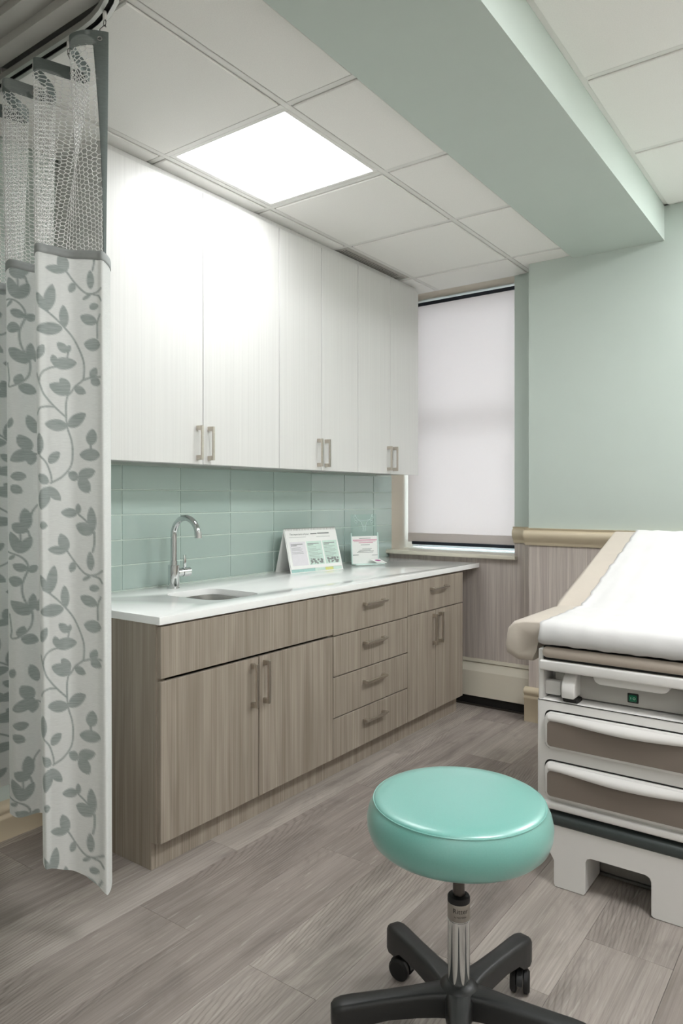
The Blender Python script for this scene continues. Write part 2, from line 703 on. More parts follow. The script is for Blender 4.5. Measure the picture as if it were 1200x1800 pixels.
def ceil_cell(x0, x1, y0, y1, z):
    a, b, c, d = x0 + T, x1 - T, y0 + T, y1 - T
    wd, ln = round(b - a, 4), round(d - c, 4)
    if wd < 0.02 or ln < 0.02:
        return
    piece('ceiling_tile', (wd, ln), tile_build(wd, ln), 'ceiling_tile', (a, c, z), ceiling)


for a, b in zip(XT, XT[1:]):
    for c, d in zip(YT, YT[1:]):
        if (a, b, c, d) in (LIGHT, GRILLE):
            continue
        ceil_cell(a, b, c, d, ZC)


def tee(x0, x1, y0, y1, z):
    bm = bm_new()
    box(bm, x0, x1, y0, y1, z, z + 0.008, 0.001, 1)
    if x1 - x0 < y1 - y0:
        box(bm, (x0 + x1) / 2 - 0.004, (x0 + x1) / 2 + 0.004, y0, y1, z + 0.008, z + 0.03)
    else:
        box(bm, x0, x1, (y0 + y1) / 2 - 0.004, (y0 + y1) / 2 + 0.004, z + 0.008, z + 0.03)
    obj('ceiling_tee', bm, 'ceiling_grid', ceiling)


for x in XT[1:3]:
    tee(x - T, x + T, 1.262, WY, ZC)
for y in YT[1:5]:
    for a, b in zip(XT, XT[1:]):
        tee(a + (T if a else 0), b - (T if b < BX0 else 0), y - T, y + T, ZC)
# wall angles
tee(BX0 - 0.02, BX0, 1.262, WY2, ZC - 0.001)
tee(0.0, WX1 + 0.03, WY - 0.022, WY + 0.004, ZC + 0.001)
tee(XL - 0.02, BX0, WY2 - 0.022, WY2, ZC + 0.001)
bm = bm_new()   # closure board between ceiling grid and window head
box(bm, -0.1, XL, WY - 0.01, WY + 0.01, ZC + 0.006, ZR + 0.05)
box(bm, -0.1, BX0, 1.20, 1.25, ZC + 0.03, ZR + 0.06)
obj('ceiling_closure', bm, 'ceiling_grid', ceiling)

# upper ceiling, right of the beam
XR = [BX1, 2.565, 3.265, RX]
YR = [RY, -0.79, -0.09, 0.61, 1.31, 2.01, 2.71, 3.41, WY2]
LAMPS_ADDED = [(2.565, 3.265, 3.41, WY2), (2.565, 3.265, 1.31, 2.01), (2.565, 3.265, -0.79, -0.09)]  # unseen light panels added to raise the room's brightness
for a, b in zip(XR, XR[1:]):
    for c, d in zip(YR, YR[1:]):
        if (a, b, c, d) in LAMPS_ADDED:
            continue
        ceil_cell(a, b, c, d, ZR)
for x in XR[1:3]:
    tee(x - T, x + T, RY, WY2, ZR)
for y in YR[1:-1]:
    for a, b in zip(XR, XR[1:]):
        tee(a + T, b - T, y - T, y + T, ZR)
tee(BX1, BX1 + 0.024, RY, WY2, ZR - 0.002)
tee(BX1, RX, WY2 - 0.024, WY2, ZR - 0.002)
# lower ceiling near the camera, right of the curtain track
for c, d in ((RY, -0.04), (-0.04, 0.61), (0.61, 1.262)):
    ceil_cell(1.08, BX0, c, d, ZC)
    tee(1.08, BX0, d - T, d + T, ZC)

# stepped grey soffit boards above the curtained bay
for y0, y1, dz0, dz1 in ((1.180, 1.243, 0.012, 0.002), (1.103, 1.180, 0.030, 0.004), (1.028, 1.103, 0.030, 0.004), (0.95, 1.028, 0.030, 0.004),
                         (RY, 0.95, 0.03, 0.012)):
    bm = bm_new()
    prism(bm, [(y0, ZC - 0.004 + dz1), (y1, ZC - 0.004 + dz0), (y1, ZC + 0.05), (y0, ZC + 0.05)], 'x', 0.0, 1.08)
    obj('soffit_board', bm, 'soffit_grey', ceiling)

# ceiling light panels
def ceiling_light(x0, x1, y0, y1, z, label, emitmat):
    t = thing('ceiling_light', label, 'light', ((x0 + x1) / 2, (y0 + y1) / 2, z), 'square panel lights of the ceiling')
    bm = bm_new()
    f = 0.022
    a, b, c, d = x0 + T, x1 - T, y0 + T, y1 - T
    for q in ((a, b, c, c + f), (a, b, d - f, d), (a, a + f, c + f, d - f), (b - f, b, c + f, d - f)):
        box(bm, *q, z + 0.001, z + 0.03, 0.002, 1)
    box(bm, a, b, c, d, z + 0.035, z + 0.05)
    obj('frame', bm, 'ceiling_grid', t)
    bm = bm_new()
    box(bm, a + f - 0.002, b - f + 0.002, c + f - 0.002, d - f + 0.002, z + 0.006, z + 0.012)
    obj('diffuser', bm, emitmat, t)


ceiling_light(*LIGHT, ZC, 'bright square ceiling light panel above the white wall cabinets', 'lamp_main')
for q, nm in zip(LAMPS_ADDED, ('above the head of the exam table', 'right of the stool', 'at the rear of the room')):
    ceiling_light(*q, ZR, 'added square ceiling light panel ' + nm + ', out of view', 'lamp_added_rear' if q[2] < 0 else 'lamp_added')

# air grille
t = thing('air_grille', 'grey slotted air grille in the ceiling above the wall cabinets', 'vent', (0.2, 3.6, ZC))
gx0, gx1, gy0, gy1 = 0.10, 0.40 - T, 3.255 + T, 3.965 - T
bm = bm_new()
box(bm, gx1 - 0.026, gx1, gy0, gy1, ZC, ZC + 0.012, 0.002, 1)
box(bm, gx0, gx0 + 0.03, gy0, gy1, ZC, ZC + 0.012, 0.002, 1)
box(bm, gx0 + 0.03, gx1 - 0.026, gy0, gy0 + 0.03, ZC, ZC + 0.012, 0.002, 1)
box(bm, gx0 + 0.03, gx1 - 0.026, gy1 - 0.028, gy1 - 0.014, ZC, ZC + 0.012, 0.002, 1)
obj('frame', bm, 'grille_metal', t)
bm = bm_new()
box(bm, 0.0, gx1, gy0, gy1, ZC + 0.03, ZC + 0.04)
obj('duct', bm, 'dark_gap', t)
n = 15
for k in range(n):
    x = gx0 + 0.040 + (gx1 - 0.034 - gx0 - 0.040) * k / (n - 1)
    piece('slat', 's', lambda b: box(b, -0.0036, 0.0036, gy0 + 0.03, gy1 - 0.04, 0, 0.004, 0.001, 1), 'grille_metal', (x, 0, ZC + 0.002), t)
ceil_cell(0.0 - T, 0.10 + T, 3.255, 3.965, ZC)

# ------------------------------------------------------------------ window, blind, sill
GY = WY + 0.34
bm = bm_new()
for q in ((0.0, 0.05, SILL, 2.775), (WX1 - 0.05, WX1 + 0.02, SILL, 2.775)):
    box(bm, q[0], q[1], GY, GY + 0.06, q[2], q[3], 0.004, 1)
for q in ((SILL, SILL + 0.05), (2.725, 2.775), (1.86, 1.91)):
    box(bm, 0.05, WX1 - 0.05, GY, GY + 0.06, q[0], q[1], 0.004, 1)
window = obj('window_1', bm, 'glass_frame', kind='structure')
for z0, z1 in ((SILL + 0.05, 1.86), (1.91, 2.725)):
    bm = bm_new()
    box(bm, 0.05, WX1 - 0.05, GY + 0.025, GY + 0.031, z0, z1)
    obj('pane', bm, 'window_glass', window)
bm = bm_new()
box(bm, -0.002, WX1 + 0.02, WY - 0.045, WY + 0.34, SILL - 0.026, SILL, 0.006, 2)
obj('window_sill', bm, 'cream_metal', window)

BY = WY + 0.245
t = thing('roller_blind', 'white roller blind drawn almost down over the window', 'blind', (0.48, BY, 1.0))
bm = bm_new()
box(bm, 0.018, 0.99, BY, BY + 0.0015, 1.015, 2.735)
obj('blind_fabric', bm, 'blind_fabric', t)
bm = bm_new()
box(bm, 0.018, 0.99, BY - 0.004, BY - 0.001, 1.022, 1.082, 0.001, 1)
obj('hem_pocket', bm, 'blind_fabric', t, label='grey hem pocket')
bm = bm_new()
box(bm, 0.055, 0.985, BY - 0.012, BY + 0.006, 0.998, 1.02, 0.003, 2)
obj('hem_bar', bm, 'hembar_navy', t, label='dark bottom bar')
bm = bm_new()
tube(bm, [(0.012, BY + 0.03, 2.742), (0.99, BY + 0.03, 2.742)], 0.012, 16)
box(bm, 0.012, 0.99, BY - 0.006, BY + 0.03, 2.733, 2.757)
obj('roller', bm, 'hembar_navy', t)

# ------------------------------------------------------------------ heater cover below the window
t = thing('baseboard_heater', 'cream metal baseboard heater along the wall below the window', 'heater', (0.85, WY - 0.06, 0.0))
hx0, hx1 = 0.08, XL - 0.012
bm = bm_new()
prism(bm, [(WY - 0.001, 0.262), (WY - 0.055, 0.246), (WY - 0.078, 0.222), (WY - 0.080, 0.062), (WY - 0.072, 0.058), (WY - 0.072, 0.215), (WY - 0.05, 0.236), (WY - 0.001, 0.250)], 'x', hx0, hx1)
obj('cover', bm, 'cream_metal', t, smooth=True)
bm = bm_new()
prism(bm, [(WY - 0.001, 0.287), (WY - 0.012, 0.287), (WY - 0.016, 0.267), (WY - 0.001, 0.267)], 'x', hx0, hx1)
obj('top_strip', bm, 'cream_metal', t)
bm = bm_new()
box(bm, hx0, hx1, WY - 0.066, WY - 0.001, 0.0, 0.2)
obj('heating_element', bm, 'dark_gap', t)
bm = bm_new()
box(bm, hx0, hx1, WY - 0.085, WY - 0.079, 0.0, 0.012)
obj('floor_strip', bm, 'dark_steel', t)

# ------------------------------------------------------------------ backsplash tiles
bm = bm_new()
box(bm, 0.0, 0.004, 1.672, 4.345, 0.905, 1.489)
splash = obj('trim_backsplash', bm, 'grout', kind='structure')
G = 0.0028
yv = [1.693, 2.038, 2.382, 2.727, 3.073, 3.418, 3.763, 4.108, 4.345]
zv = [0.917, 1.031, 1.1455, 1.26, 1.3745, 1.489]
yv = [1.672] + yv
for a, b in zip(yv, yv[1:]):
    for c, d in zip(zv, zv[1:]):
        wd, ht = round(b - a - 2 * G, 4), round(d - c - 2 * G, 4)
        if wd < 0.01:
            continue
        piece('tile', (wd, ht), lambda q, wd=wd, ht=ht: box(q, 0.0, 0.007, 0, wd, 0, ht, 0.0012, 1), 'glass_tile', (0.001, a + G, c + G), splash)

# ------------------------------------------------------------------ handles
def bar_handle(parent, x, y, z, length, vertical, proj=0.034, wdt=0.011, foot=0.020):
    """square-section bar pull with two flat feet; x = door face"""
    bm = bm_new()
    h = length / 2
    if vertical:
        box(bm, x + proj - 0.010, x + proj, y - wdt / 2, y + wdt / 2, z - h, z + h, 0.001, 1)
        for s in (-1, 1):
            zc = z + s * (h - foot / 2)
            box(bm, x, x + proj - 0.010, y - wdt / 2 - 0.002, y + wdt / 2 + 0.002, zc - foot / 2, zc + foot / 2, 0.001, 1)
    else:
        box(bm, x + proj - 0.010, x + proj, y - h, y + h, z - wdt / 2, z + wdt / 2, 0.001, 1)
        for s in (-1, 1):
            yc = y + s * (h - foot / 2)
            box(bm, x, x + proj - 0.010, yc - foot / 2, yc + foot / 2, z - wdt / 2 - 0.002, z + wdt / 2 + 0.002, 0.001, 1)
    return obj('handle', bm, 'nickel', parent, label='brushed nickel bar handle')


def front(parent, name, x0, x1, y0, y1, z0, z1, mat, gap=0.0026):
    bm = bm_new()
    box(bm, x0, x1, y0 + gap, y1 - gap, z0 + gap, z1 - gap, 0.0015, 1)
    return obj(name, bm, mat, parent)


# ------------------------------------------------------------------ base cabinets
CX, DX = 0.686, 0.706       # carcass front, door front
TKX = 0.664 - 0.004         # toe-kick face
ZB, ZT = 0.10, 0.885


def base_unit(label, y0, y1, left_end=False, right_end=False):
    t = thing('base_cabinet', label, 'cabinet', (0.35, (y0 + y1) / 2, 0.0), 'taupe base cabinets under the worktop')
    bm = bm_new()
    th = 0.018
    a, b = y0 + (0.019 if left_end else 0.0005), y1 - (0.002 if right_end else 0.0005)
    box(bm, 0.012, CX, a, a + th, ZB, ZT)
    box(bm, 0.012, CX, b - th, b, ZB, ZT)
    box(bm, 0.012, CX, a + th, b - th, ZB, ZB + th)
    box(bm, 0.012, 0.03, a + th, b - th, ZB + th, ZT)
    box(bm, CX - 0.1, CX, a + th, b - th, ZT - th, ZT)
    obj('carcass', bm, 'wood_laminate', t)
    bm = bm_new()
    box(bm, 0.012, TKX, a, b, 0.0, ZB - 0.001)
    obj('toe_kick', bm, 'wood_laminate', t)
    if left_end:
        bm = bm_new()
        prism(bm, [(0.004, 0.0), (TKX, 0.0), (TKX, ZB), (CX, ZB), (CX, ZT), (0.004, ZT)], 'y', y0, y0 + 0.018)
        obj('end_panel', bm, 'wood_laminate', t)
    return t


DROW = [0.0995, 0.2925, 0.487, 0.6815, 0.876]
# sink base
t = base_unit('two-door sink base cabinet with a plain panel above the doors, nearest the curtain', 1.674, 2.705, left_end=True)
f = front(t, 'false_front', CX, DX, 1.676, 2.705, 0.689, 0.880, 'wood_laminate')
d1 = front(t, 'door', CX, DX, 1.676, 2.1915, ZB, 0.683, 'wood_laminate')
d2 = front(t, 'door', CX, DX, 2.1915, 2.705, ZB, 0.683, 'wood_laminate')
bar_handle(d1, DX, 2.148, 0.572, 0.178, True)
bar_handle(d2, DX, 2.222, 0.574, 0.178, True)
# drawer base
t = base_unit('base cabinet with four drawers, between the two-door cabinets', 2.705, 3.39)
for k in range(4):
    z0, z1 = DROW[k], DROW[k + 1]
    d = front(t, 'drawer', CX, DX, 2.705, 3.39, z0, z1, 'wood_laminate')
    bar_handle(d, DX, 3.047, z0 + 0.126, 0.19, False)
# end base
t = base_unit('narrow base cabinet with one drawer over two doors, nearest the window', 3.39, 4.065, right_end=True)
d = front(t, 'drawer', CX, DX, 3.39, 4.063, 0.685, 0.876, 'wood_laminate')
bar_handle(d, DX, 3.735, 0.812, 0.19, False)
d1 = front(t, 'door', CX, DX, 3.39, 3.713, ZB, 0.685, 'wood_laminate')
d2 = front(t, 'door', CX, DX, 3.713, 4.063, ZB, 0.685, 'wood_laminate')
bar_handle(d1, DX, 3.678, 0.575, 0.178, True)
bar_handle(d2, DX, 3.750, 0.577, 0.178, True)

# ------------------------------------------------------------------ worktop with sink cut-out
hx0, hx1, hy0, hy1, hr = 0.238, 0.582, 2.066, 2.362, 0.075
hole = rrect(hx0, hx1, hy0, hy1, hr, 8)
CX0, CX1, CY0, CY1, CZ0, CZ1 = 0.0045, 0.712, 1.668, 4.288, 0.886, 0.9145


def plate_with_hole(bm, z0, z1, flip=False):
    n = len(hole)
    top, bot = [], []
    for z, dst in ((z1, top), (z0, bot)):
        inn = [bm.verts.new((p[0], p[1], z)) for p in hole]
        cs = [bm.verts.new(p) for p in ((CX1, CY1, z), (CX0, CY1, z), (CX0, CY0, z), (CX1, CY0, z))]
        q = n // 4
        for s in range(4):
            idx = [s * q + k for k in range(q)]
            for k in range(len(idx) - 1):
                bm.faces.new((cs[s], inn[idx[k + 1]], inn[idx[k]]))
            bm.faces.new((cs[s], cs[(s + 1) % 4], inn[((s + 1) * q) % n], inn[idx[-1]]))
        dst.extend([inn, cs])
    for k in range(n):
        bm.faces.new((top[0][k], top[0][(k + 1) % n], bot[0][(k + 1) % n], bot[0][k]))
    for k in range(4):
        bm.faces.new((top[1][k], bot[1][k], bot[1][(k + 1) % 4], top[1][(k + 1) % 4]))
    bmesh.ops.recalc_face_normals(bm, faces=bm.faces)


bm = bm_new()
plate_with_hole(bm, CZ0, CZ1)
es = [e for e in bm.edges if len(e.link_faces) == 2 and abs(e.verts[0].co.z - e.verts[1].co.z) < 1e-6 and e.verts[0].co.z > CZ1 - 0.001
      and abs(e.link_faces[0].normal.z - e.link_faces[1].normal.z) > 0.5]
bmesh.ops.bevel(bm, geom=es, offset=0.0025, segments=2, profile=0.5, affect='EDGES')
ct = obj('worktop', bm, 'counter_quartz', smooth=True, autosmooth=35)
tag(ct, 'long glossy white quartz worktop over the taupe base cabinets', 'worktop')

t = thing('sink', 'small stainless steel undermount sink set in the white worktop', 'sink', (0.41, 2.21, 0.74))
bm = bm_new()
rings = []
for s, z in ((0.012, CZ0 - 0.001), (-0.004, CZ0 - 0.001), (-0.008, CZ0 - 0.03), (-0.014, 0.78), (-0.03, 0.756), (-0.07, 0.748), (-0.12, 0.746)):
    rings.append([bm.verts.new((p[0], p[1], z)) for p in rrect(hx0 - s, hx1 + s, hy0 - s, hy1 + s, max(0.012, hr + s * 0.6), 8)])
for a, b in zip(rings, rings[1:]):
    for k in range(len(a)):
        bm.faces.new((a[k], a[(k + 1) % len(a)], b[(k + 1) % len(a)], b[k]))
bm.faces.new(rings[-1])
bmesh.ops.recalc_face_normals(bm, faces=bm.faces)
obj('bowl', bm, 'steel', t, smooth=True)
bm = bm_new()
lathe(bm, [(0.0, 0.7475), (0.035, 0.7475), (0.042, 0.7495), (0.042, 0.7465), (0.0, 0.7465)], 0.41, 2.214, 24, cap=False)
obj('drain', bm, 'chrome', t, smooth=True)

# ------------------------------------------------------------------ faucet
fx, fy, fz = 0.115, 2.247, CZ1
t = thing('faucet', 'chrome gooseneck faucet with a side lever behind the sink', 'faucet', (fx, fy, fz))
bm = bm_new()
lathe(bm, [(0.0, fz), (0.0285, fz), (0.0285, fz + 0.003), (0.0268, fz + 0.005), (0.0268, fz + 0.107), (0.025, fz + 0.109), (0.0, fz + 0.109)], fx, fy, 32, cap=False)
obj('body', bm, 'chrome', t, smooth=True)
bm = bm_new()
R_ = 0.083
path = [(fx, fy, fz + 0.105), (fx, fy, fz + 0.14), (fx, fy, 1.162)]
for k in range(1, 19):
    a = PI - PI * 0.97 * k / 18
    path.append((fx + R_ + R_ * math.cos(a), fy, 1.162 + R_ * math.sin(a)))
tube(bm, path, 0.0145, 20)
obj('spout', bm, 'chrome', t, smooth=True)
bm = bm_new()
ex = path[-1]
tube(bm, [(ex[0], fy, ex[2] + 0.012), (ex[0] + 0.001, fy, ex[2] - 0.016)], 0.0165, 20)
obj('aerator', bm, 'chrome', t, smooth=True)
bm = bm_new()
lathe(bm, [(0.0, fz + 0.107), (0.0175, fz + 0.107), (0.0175, fz + 0.128), (0.0, fz + 0.128)], fx, fy, 24, cap=False)
obj('collar', bm, 'chrome', t, smooth=True)
bm = bm_new()
tube(bm, [(fx + 0.004, fy + 0.018, fz + 0.072), (fx + 0.008, fy + 0.046, fz + 0.072)], 0.0195, 24)
tube(bm, [(fx + 0.008, fy + 0.047, fz + 0.072), (fx + 0.013, fy + 0.085, fz + 0.072)], 0.0218, 24)
h = obj('handle', bm, 'chrome', t, smooth=True)
bm = bm_new()
box(bm, fx + 0.006, fx + 0.014, fy + 0.052, fy + 0.066, fz + 0.09, fz + 0.152, 0.002, 2)
obj('lever', bm, 'chrome', h, smooth=True)

# ------------------------------------------------------------------ wall cabinets
UX0, UX1 = 0.310, 0.330
UB, UT = 1.490, 2.712


def wall_unit(label, y0, ym, y1, hz):
    t = thing('wall_cabinet', label, 'cabinet', (0.16, (y0 + y1) / 2, UB), 'white wall cabinets above the tiles')
    bm = bm_new()
    th = 0.018
    box(bm, 0.002, UX0, y0 + 0.0005, y0 + th, UB + 0.004, UT)
    box(bm, 0.002, UX0, y1 - th, y1 - 0.0005, UB + 0.004, UT)
    box(bm, 0.002, UX0, y0 + th, y1 - th, UB + 0.012, UB + 0.012 + th)
    box(bm, 0.002, UX0, y0 + th, y1 - th, UT - th, UT)
    box(bm, 0.002, 0.012, y0 + th, y1 - th, UB + 0.03, UT - th)
    obj('carcass', bm, 'white_laminate', t)
    a = front(t, 'door', UX0 + 0.001, UX1, y0, ym, UB - 0.004, UT + 0.0, 'white_laminate', 0.0016)
    b = front(t, 'door', UX0 + 0.001, UX1, ym, y1, UB - 0.004, UT + 0.0, 'white_laminate', 0.0016)
    bar_handle(a, UX1, ym - 0.034, hz, 0.152, True, proj=0.036)
    bar_handle(b, UX1, ym + 0.034, hz, 0.152, True, proj=0.036)
    bm = bm_new()
    box(bm, 0.02, UX0, y0 + 0.0005, y1 - 0.0005, UT + 0.001, ZC - 0.006)
    obj('top_filler', bm, 'white_laminate', t)


wall_unit('wide white two-door wall cabinet nearest the curtain, under the ceiling light', 1.711, 2.232, 2.753, 1.583)
wall_unit('white two-door wall cabinet in the middle of the row of three', 2.753, 3.104, 3.454, 1.583)
wall_unit('white two-door wall cabinet nearest the window', 3.454, 3.812, 4.162, 1.583)

# ------------------------------------------------------------------ tent calendar on the worktop
def calendar():
    z0 = CZ1
    A = Vector((0.156, 3.05, z0)); B = Vector((0.224, 3.453, z0))
    u = (B - A).normalized()
    nrm = Vector((u.y, -u.x, 0))          # towards the room
    t = thing('tent_calendar', 'spiral-bound tent calendar with three printed columns on the worktop', 'calendar', tuple((A + B) / 2 - nrm * 0.06))
    W = (B - A).length
    Hh, dep = 0.245, 0.068
    def P(s, h, side, off=0.0):
        """s along the width, h up the slope 0..1, side 0 front / 1 back"""
        base = A + u * (s * W)
        top = A - nrm * dep + u * (s * W * 0.985 + 0.003) + Vector((0, 0, Hh))
        if side:
            base = base - nrm * (2 * dep)
        p = base.lerp(top, h)
        sl = (top - base).normalized()
        nn = u.cross(sl).normalized()
        if nn.dot(nrm) < 0:
            nn = -nn
        return p + nn * (off if not side else -off)
    def slab(name, s0, s1, h0, h1, o0, o1, mat, parent, side=0):
        bm = bm_new()
        vs_ = [bm.verts.new(P(s, h, side, o)) for o in (o0, o1) for s, h in ((s0, h0), (s1, h0), (s1, h1), (s0, h1))]
        for q in ((0, 1, 2, 3), (7, 6, 5, 4), (0, 4, 5, 1), (1, 5, 6, 2), (2, 6, 7, 3), (3, 7, 4, 0)):
            bm.faces.new([vs_[i] for i in q])
        bmesh.ops.recalc_face_normals(bm, faces=bm.faces)
        return obj(name, bm, mat, parent)
    slab('back_board', 0, 1, 0.0, 1.0, -0.002, 0.0, 'paper_white', t, 1)
    slab('front_board', 0, 1, 0.0, 1.0, -0.002, 0.0, 'paper_white', t)
    pg = slab('page', 0.012, 0.988, 0.085, 0.985, 0.0005, 0.003, 'paper_white', t)
    for s0, s1, m in ((0.0, 0.22, 'print_teal'), (0.22, 0.45, 'print_teal'), (0.45, 0.66, 'print_mint'), (0.66, 0.82, 'print_yellow'), (0.82, 1.0, 'print_mint')):
        slab('index_tab', 0.02 + s0 * 0.96, 0.02 + s1 * 0.955, 0.015, 0.08, 0.0002, 0.0016, m, t)
    for s0, m in ((0.06, 'print_lilac'), (0.37, 'print_mint'), (0.68, 'print_mint')):
        slab('column', s0, s0 + 0.285, 0.16, 0.70, 0.003, 0.0034, m, pg)
    # lines of small type
    bm = bm_new()
    def line(s0, s1, h, th=0.012):
        vs_ = [bm.verts.new(P(s, q, 0, 0.0040)) for s, q in ((s0, h), (s1, h), (s1, h + th), (s0, h + th))]
        bm.faces.new(vs_)
    rnd = random.Random(3)
    for s0 in (0.075, 0.385, 0.695):
        line(s0, s0 + 0.22, 0.635, 0.016); line(s0, s0 + 0.11, 0.605, 0.016)
        for k in range(9 if s0 > 0.1 else 5):
            line(s0, s0 + rnd.uniform(0.15, 0.25), 0.56 - 0.032 * k, 0.007)
    line(0.475, 0.60, 0.858, 0.028); line(0.61, 0.84, 0.862, 0.028)
    line(0.07, 0.38, 0.80, 0.006); line(0.58, 0.85, 0.795, 0.006)
    obj('small_type', bm, 'print_grey', pg)
    # pictures at the column feet
    rnd = random.Random(5)
    for (s0, s1) in ((0.385, 0.645), (0.70, 0.955)):
        bm = bm_new()
        for k in range(26):
            s = rnd.uniform(s0, s1 - 0.05); h_ = rnd.uniform(0.165, 0.27); a = rnd.uniform(0.01, 0.045)
            vs_ = [bm.verts.new(P(*q, 0, 0.0040 + k * 1e-5)) for q in ((s, h_), (s + a, h_ - 0.004), (s + a + 0.012, h_ + 0.028), (s + 0.01, h_ + 0.035))]
            bm.faces.new(vs_)
        obj('picture', bm, 'print_grey', pg)
    me = text_mesh('The importance of your', 0.0150, 0.0002)
    bm = bm_new(); bm.from_mesh(me)
    c0 = P(0.265, 0.87, 0, 0.0042); ux = u; uy = (P(0.265, 0.9, 0, 0.0042) - c0).normalized(); uz = ux.cross(uy)
    mtx = Matrix(((ux.x, uy.x, uz.x, c0.x), (ux.y, uy.y, uz.y, c0.y), (ux.z, uy.z, uz.z, c0.z), (0, 0, 0, 1)))
    bm.transform(mtx)
    obj('heading', bm, 'print_grey', pg)
    bm = bm_new()
    for k in range(34):
        s = 0.02 + 0.96 * k / 33
        c = P(s, 1.0, 0)
        pts = [c + nrm * (0.008 * math.cos(a)) + Vector((0, 0, -0.004 + 0.008 * math.sin(a))) for a in [2 * PI * i / 10 for i in range(11)]]
        tube(bm, pts, 0.0011, 5, cap=False)
    obj('spiral_binding', bm, 'grille_metal', t)


calendar()

# ------------------------------------------------------------------ acrylic leaflet holder
def leaflet():
    z0 = CZ1
    A = Vector((0.119, 3.689, z0)); B = Vector((0.205, 3.872, z0))
    u = (B - A).normalized(); nrm = Vector((u.y, -u.x, 0)); W = (B - A).length
    t = thing('leaflet_stand', 'clear acrylic stand with an outlined emblem and a pink printed leaflet', 'sign', tuple((A + B) / 2))
    def P(s, h, o=0.0):
        return A + u * s + Vector((0, 0, h)) + nrm * o - nrm * (h * 0.08)
    def slab(name, s0, s1, h0, h1, o0, o1, mat, parent):
        bm = bm_new()
        vs_ = [bm.verts.new(P(s, h, o)) for o in (o0, o1) for s, h in ((s0, h0), (s1, h0), (s1, h1), (s0, h1))]
        for q in ((0, 1, 2, 3), (7, 6, 5, 4), (0, 4, 5, 1), (1, 5, 6, 2), (2, 6, 7, 3), (3, 7, 4, 0)):
            bm.faces.new([vs_[i] for i in q])
        bmesh.ops.recalc_face_normals(bm, faces=bm.faces)
        return obj(name, bm, mat, parent)
    H1, H2 = 0.178, 0.318
    bp = slab('back_panel', 0.006, W - 0.006, 0.002, H2, -0.004, -0.001, 'clear_acrylic', t)
    slab('side_rail', 0.0, 0.006, 0.0, H1 + 0.022, -0.004, 0.006, 'acrylic_edge', t)
    slab('side_rail', W - 0.006, W, 0.0, H1 + 0.022, -0.004, 0.006, 'acrylic_edge', t)
    lf = slab('leaflet', 0.007, W - 0.007, 0.004, H1, 0.0, 0.002, 'paper_white', t)
    bm = bm_new()
    box_pts = [P(0, 0.001, -0.004), P(W, 0.001, -0.004), P(W, 0.001, 0.075), P(0, 0.001, 0.06)]
    lo = [bm.verts.new(p) for p in box_pts]; hi = [bm.verts.new(p + Vector((0, 0, 0.005))) for p in box_pts]
    bm.faces.new(lo[::-1]); bm.faces.new(hi)
    for k in range(4):
        bm.faces.new((lo[k], lo[(k + 1) % 4], hi[(k + 1) % 4], hi[k]))
    bmesh.ops.recalc_face_normals(bm, faces=bm.faces)
    obj('base', bm, 'acrylic_edge', t)
    # type on the leaflet
    def lines(name, mat, rows):
        bm = bm_new()
        for s0, s1, h, th in rows:
            bm.faces.new([bm.verts.new(P(W * s, q, 0.0026)) for s, q in ((s0, h), (s1, h), (s1, h + th), (s0, h + th))])
        obj(name, bm, mat, lf)
    lines('heading', 'print_pink', [(0.07, 0.95, 0.150, 0.007), (0.1, 0.9, 0.143, 0.003), (0.28, 0.8, 0.134, 0.005)])
    lines('small_type', 'print_grey', [(0.3, 0.72, 0.163, 0.003), (0.35, 0.68, 0.121, 0.004), (0.4, 0.75, 0.096, 0.003), (0.3, 0.7, 0.088, 0.003),
                                       (0.25, 0.82, 0.081, 0.003), (0.2, 0.8, 0.074, 0.003), (0.05, 0.26, 0.058, 0.004), (0.75, 0.95, 0.054, 0.003)])
    # emblem: outlined shape, stroked tubes on the acrylic
    bm = bm_new()
    E = H1 + 0.03
    cxm = W * 0.5
    def st(pts, r=0.0014):
        tube(bm, [P(cxm + x, E + z, 0.0) for x, z in pts], r, 6)
    st([(-0.012, 0.0), (-0.011, 0.03), (-0.022, 0.062), (-0.045, 0.075), (-0.058, 0.10), (-0.070, 0.105), (-0.075, 0.09), (-0.062, 0.072), (-0.050, 0.062)])
    st([(0.012, 0.0), (0.011, 0.03), (0.022, 0.062), (0.045, 0.075), (0.058, 0.10), (0.070, 0.105), (0.075, 0.09), (0.062, 0.072), (0.050, 0.062)])
    st([(-0.045, 0.075), (-0.02, 0.071), (0.02, 0.071), (0.045, 0.075)])
    st([(-0.020, 0.062), (-0.006, 0.03), (-0.004, 0.0)], 0.001)
    st([(0.020, 0.062), (0.006, 0.03), (0.004, 0.0)], 0.001)
    for s in (-1, 1):
        for rx, cx_, cz_ in ((0.011, 0.058, 0.062), (0.008, 0.064, 0.1)):
            st([(s * cx_ + rx * math.cos(a), cz_ + rx * 0.8 * math.sin(a)) for a in [2 * PI * k / 12 for k in range(13)]], 0.0012)
    obj('emblem', bm, 'acrylic_edge', bp, smooth=True)
    # loose card on the base
    ct_ = P(W * 0.83, 0.0, 0.045)
    c = thing('small_card', 'small white card with a magenta oval leaning on the leaflet stand', 'card', (ct_.x, ct_.y, z0 + 0.008))
    uu = (u + nrm * 0.1).normalized(); dd = (nrm * 0.9 + u * 0.35).normalized()
    def Q(a, b, e=0.0):
        return Vector((ct_.x, ct_.y, z0 + 0.0215 + e)) + uu * a + dd * b + Vector((0, 0, -b * 0.35))
    bm = bm_new()
    lo = [bm.verts.new(Q(a, b)) for a, b in ((-0.034, -0.026), (0.034, -0.026), (0.034, 0.034), (-0.034, 0.034))]
    hi = [bm.verts.new(Q(a, b, 0.0012)) for a, b in ((-0.034, -0.026), (0.034, -0.026), (0.034, 0.034), (-0.034, 0.034))]
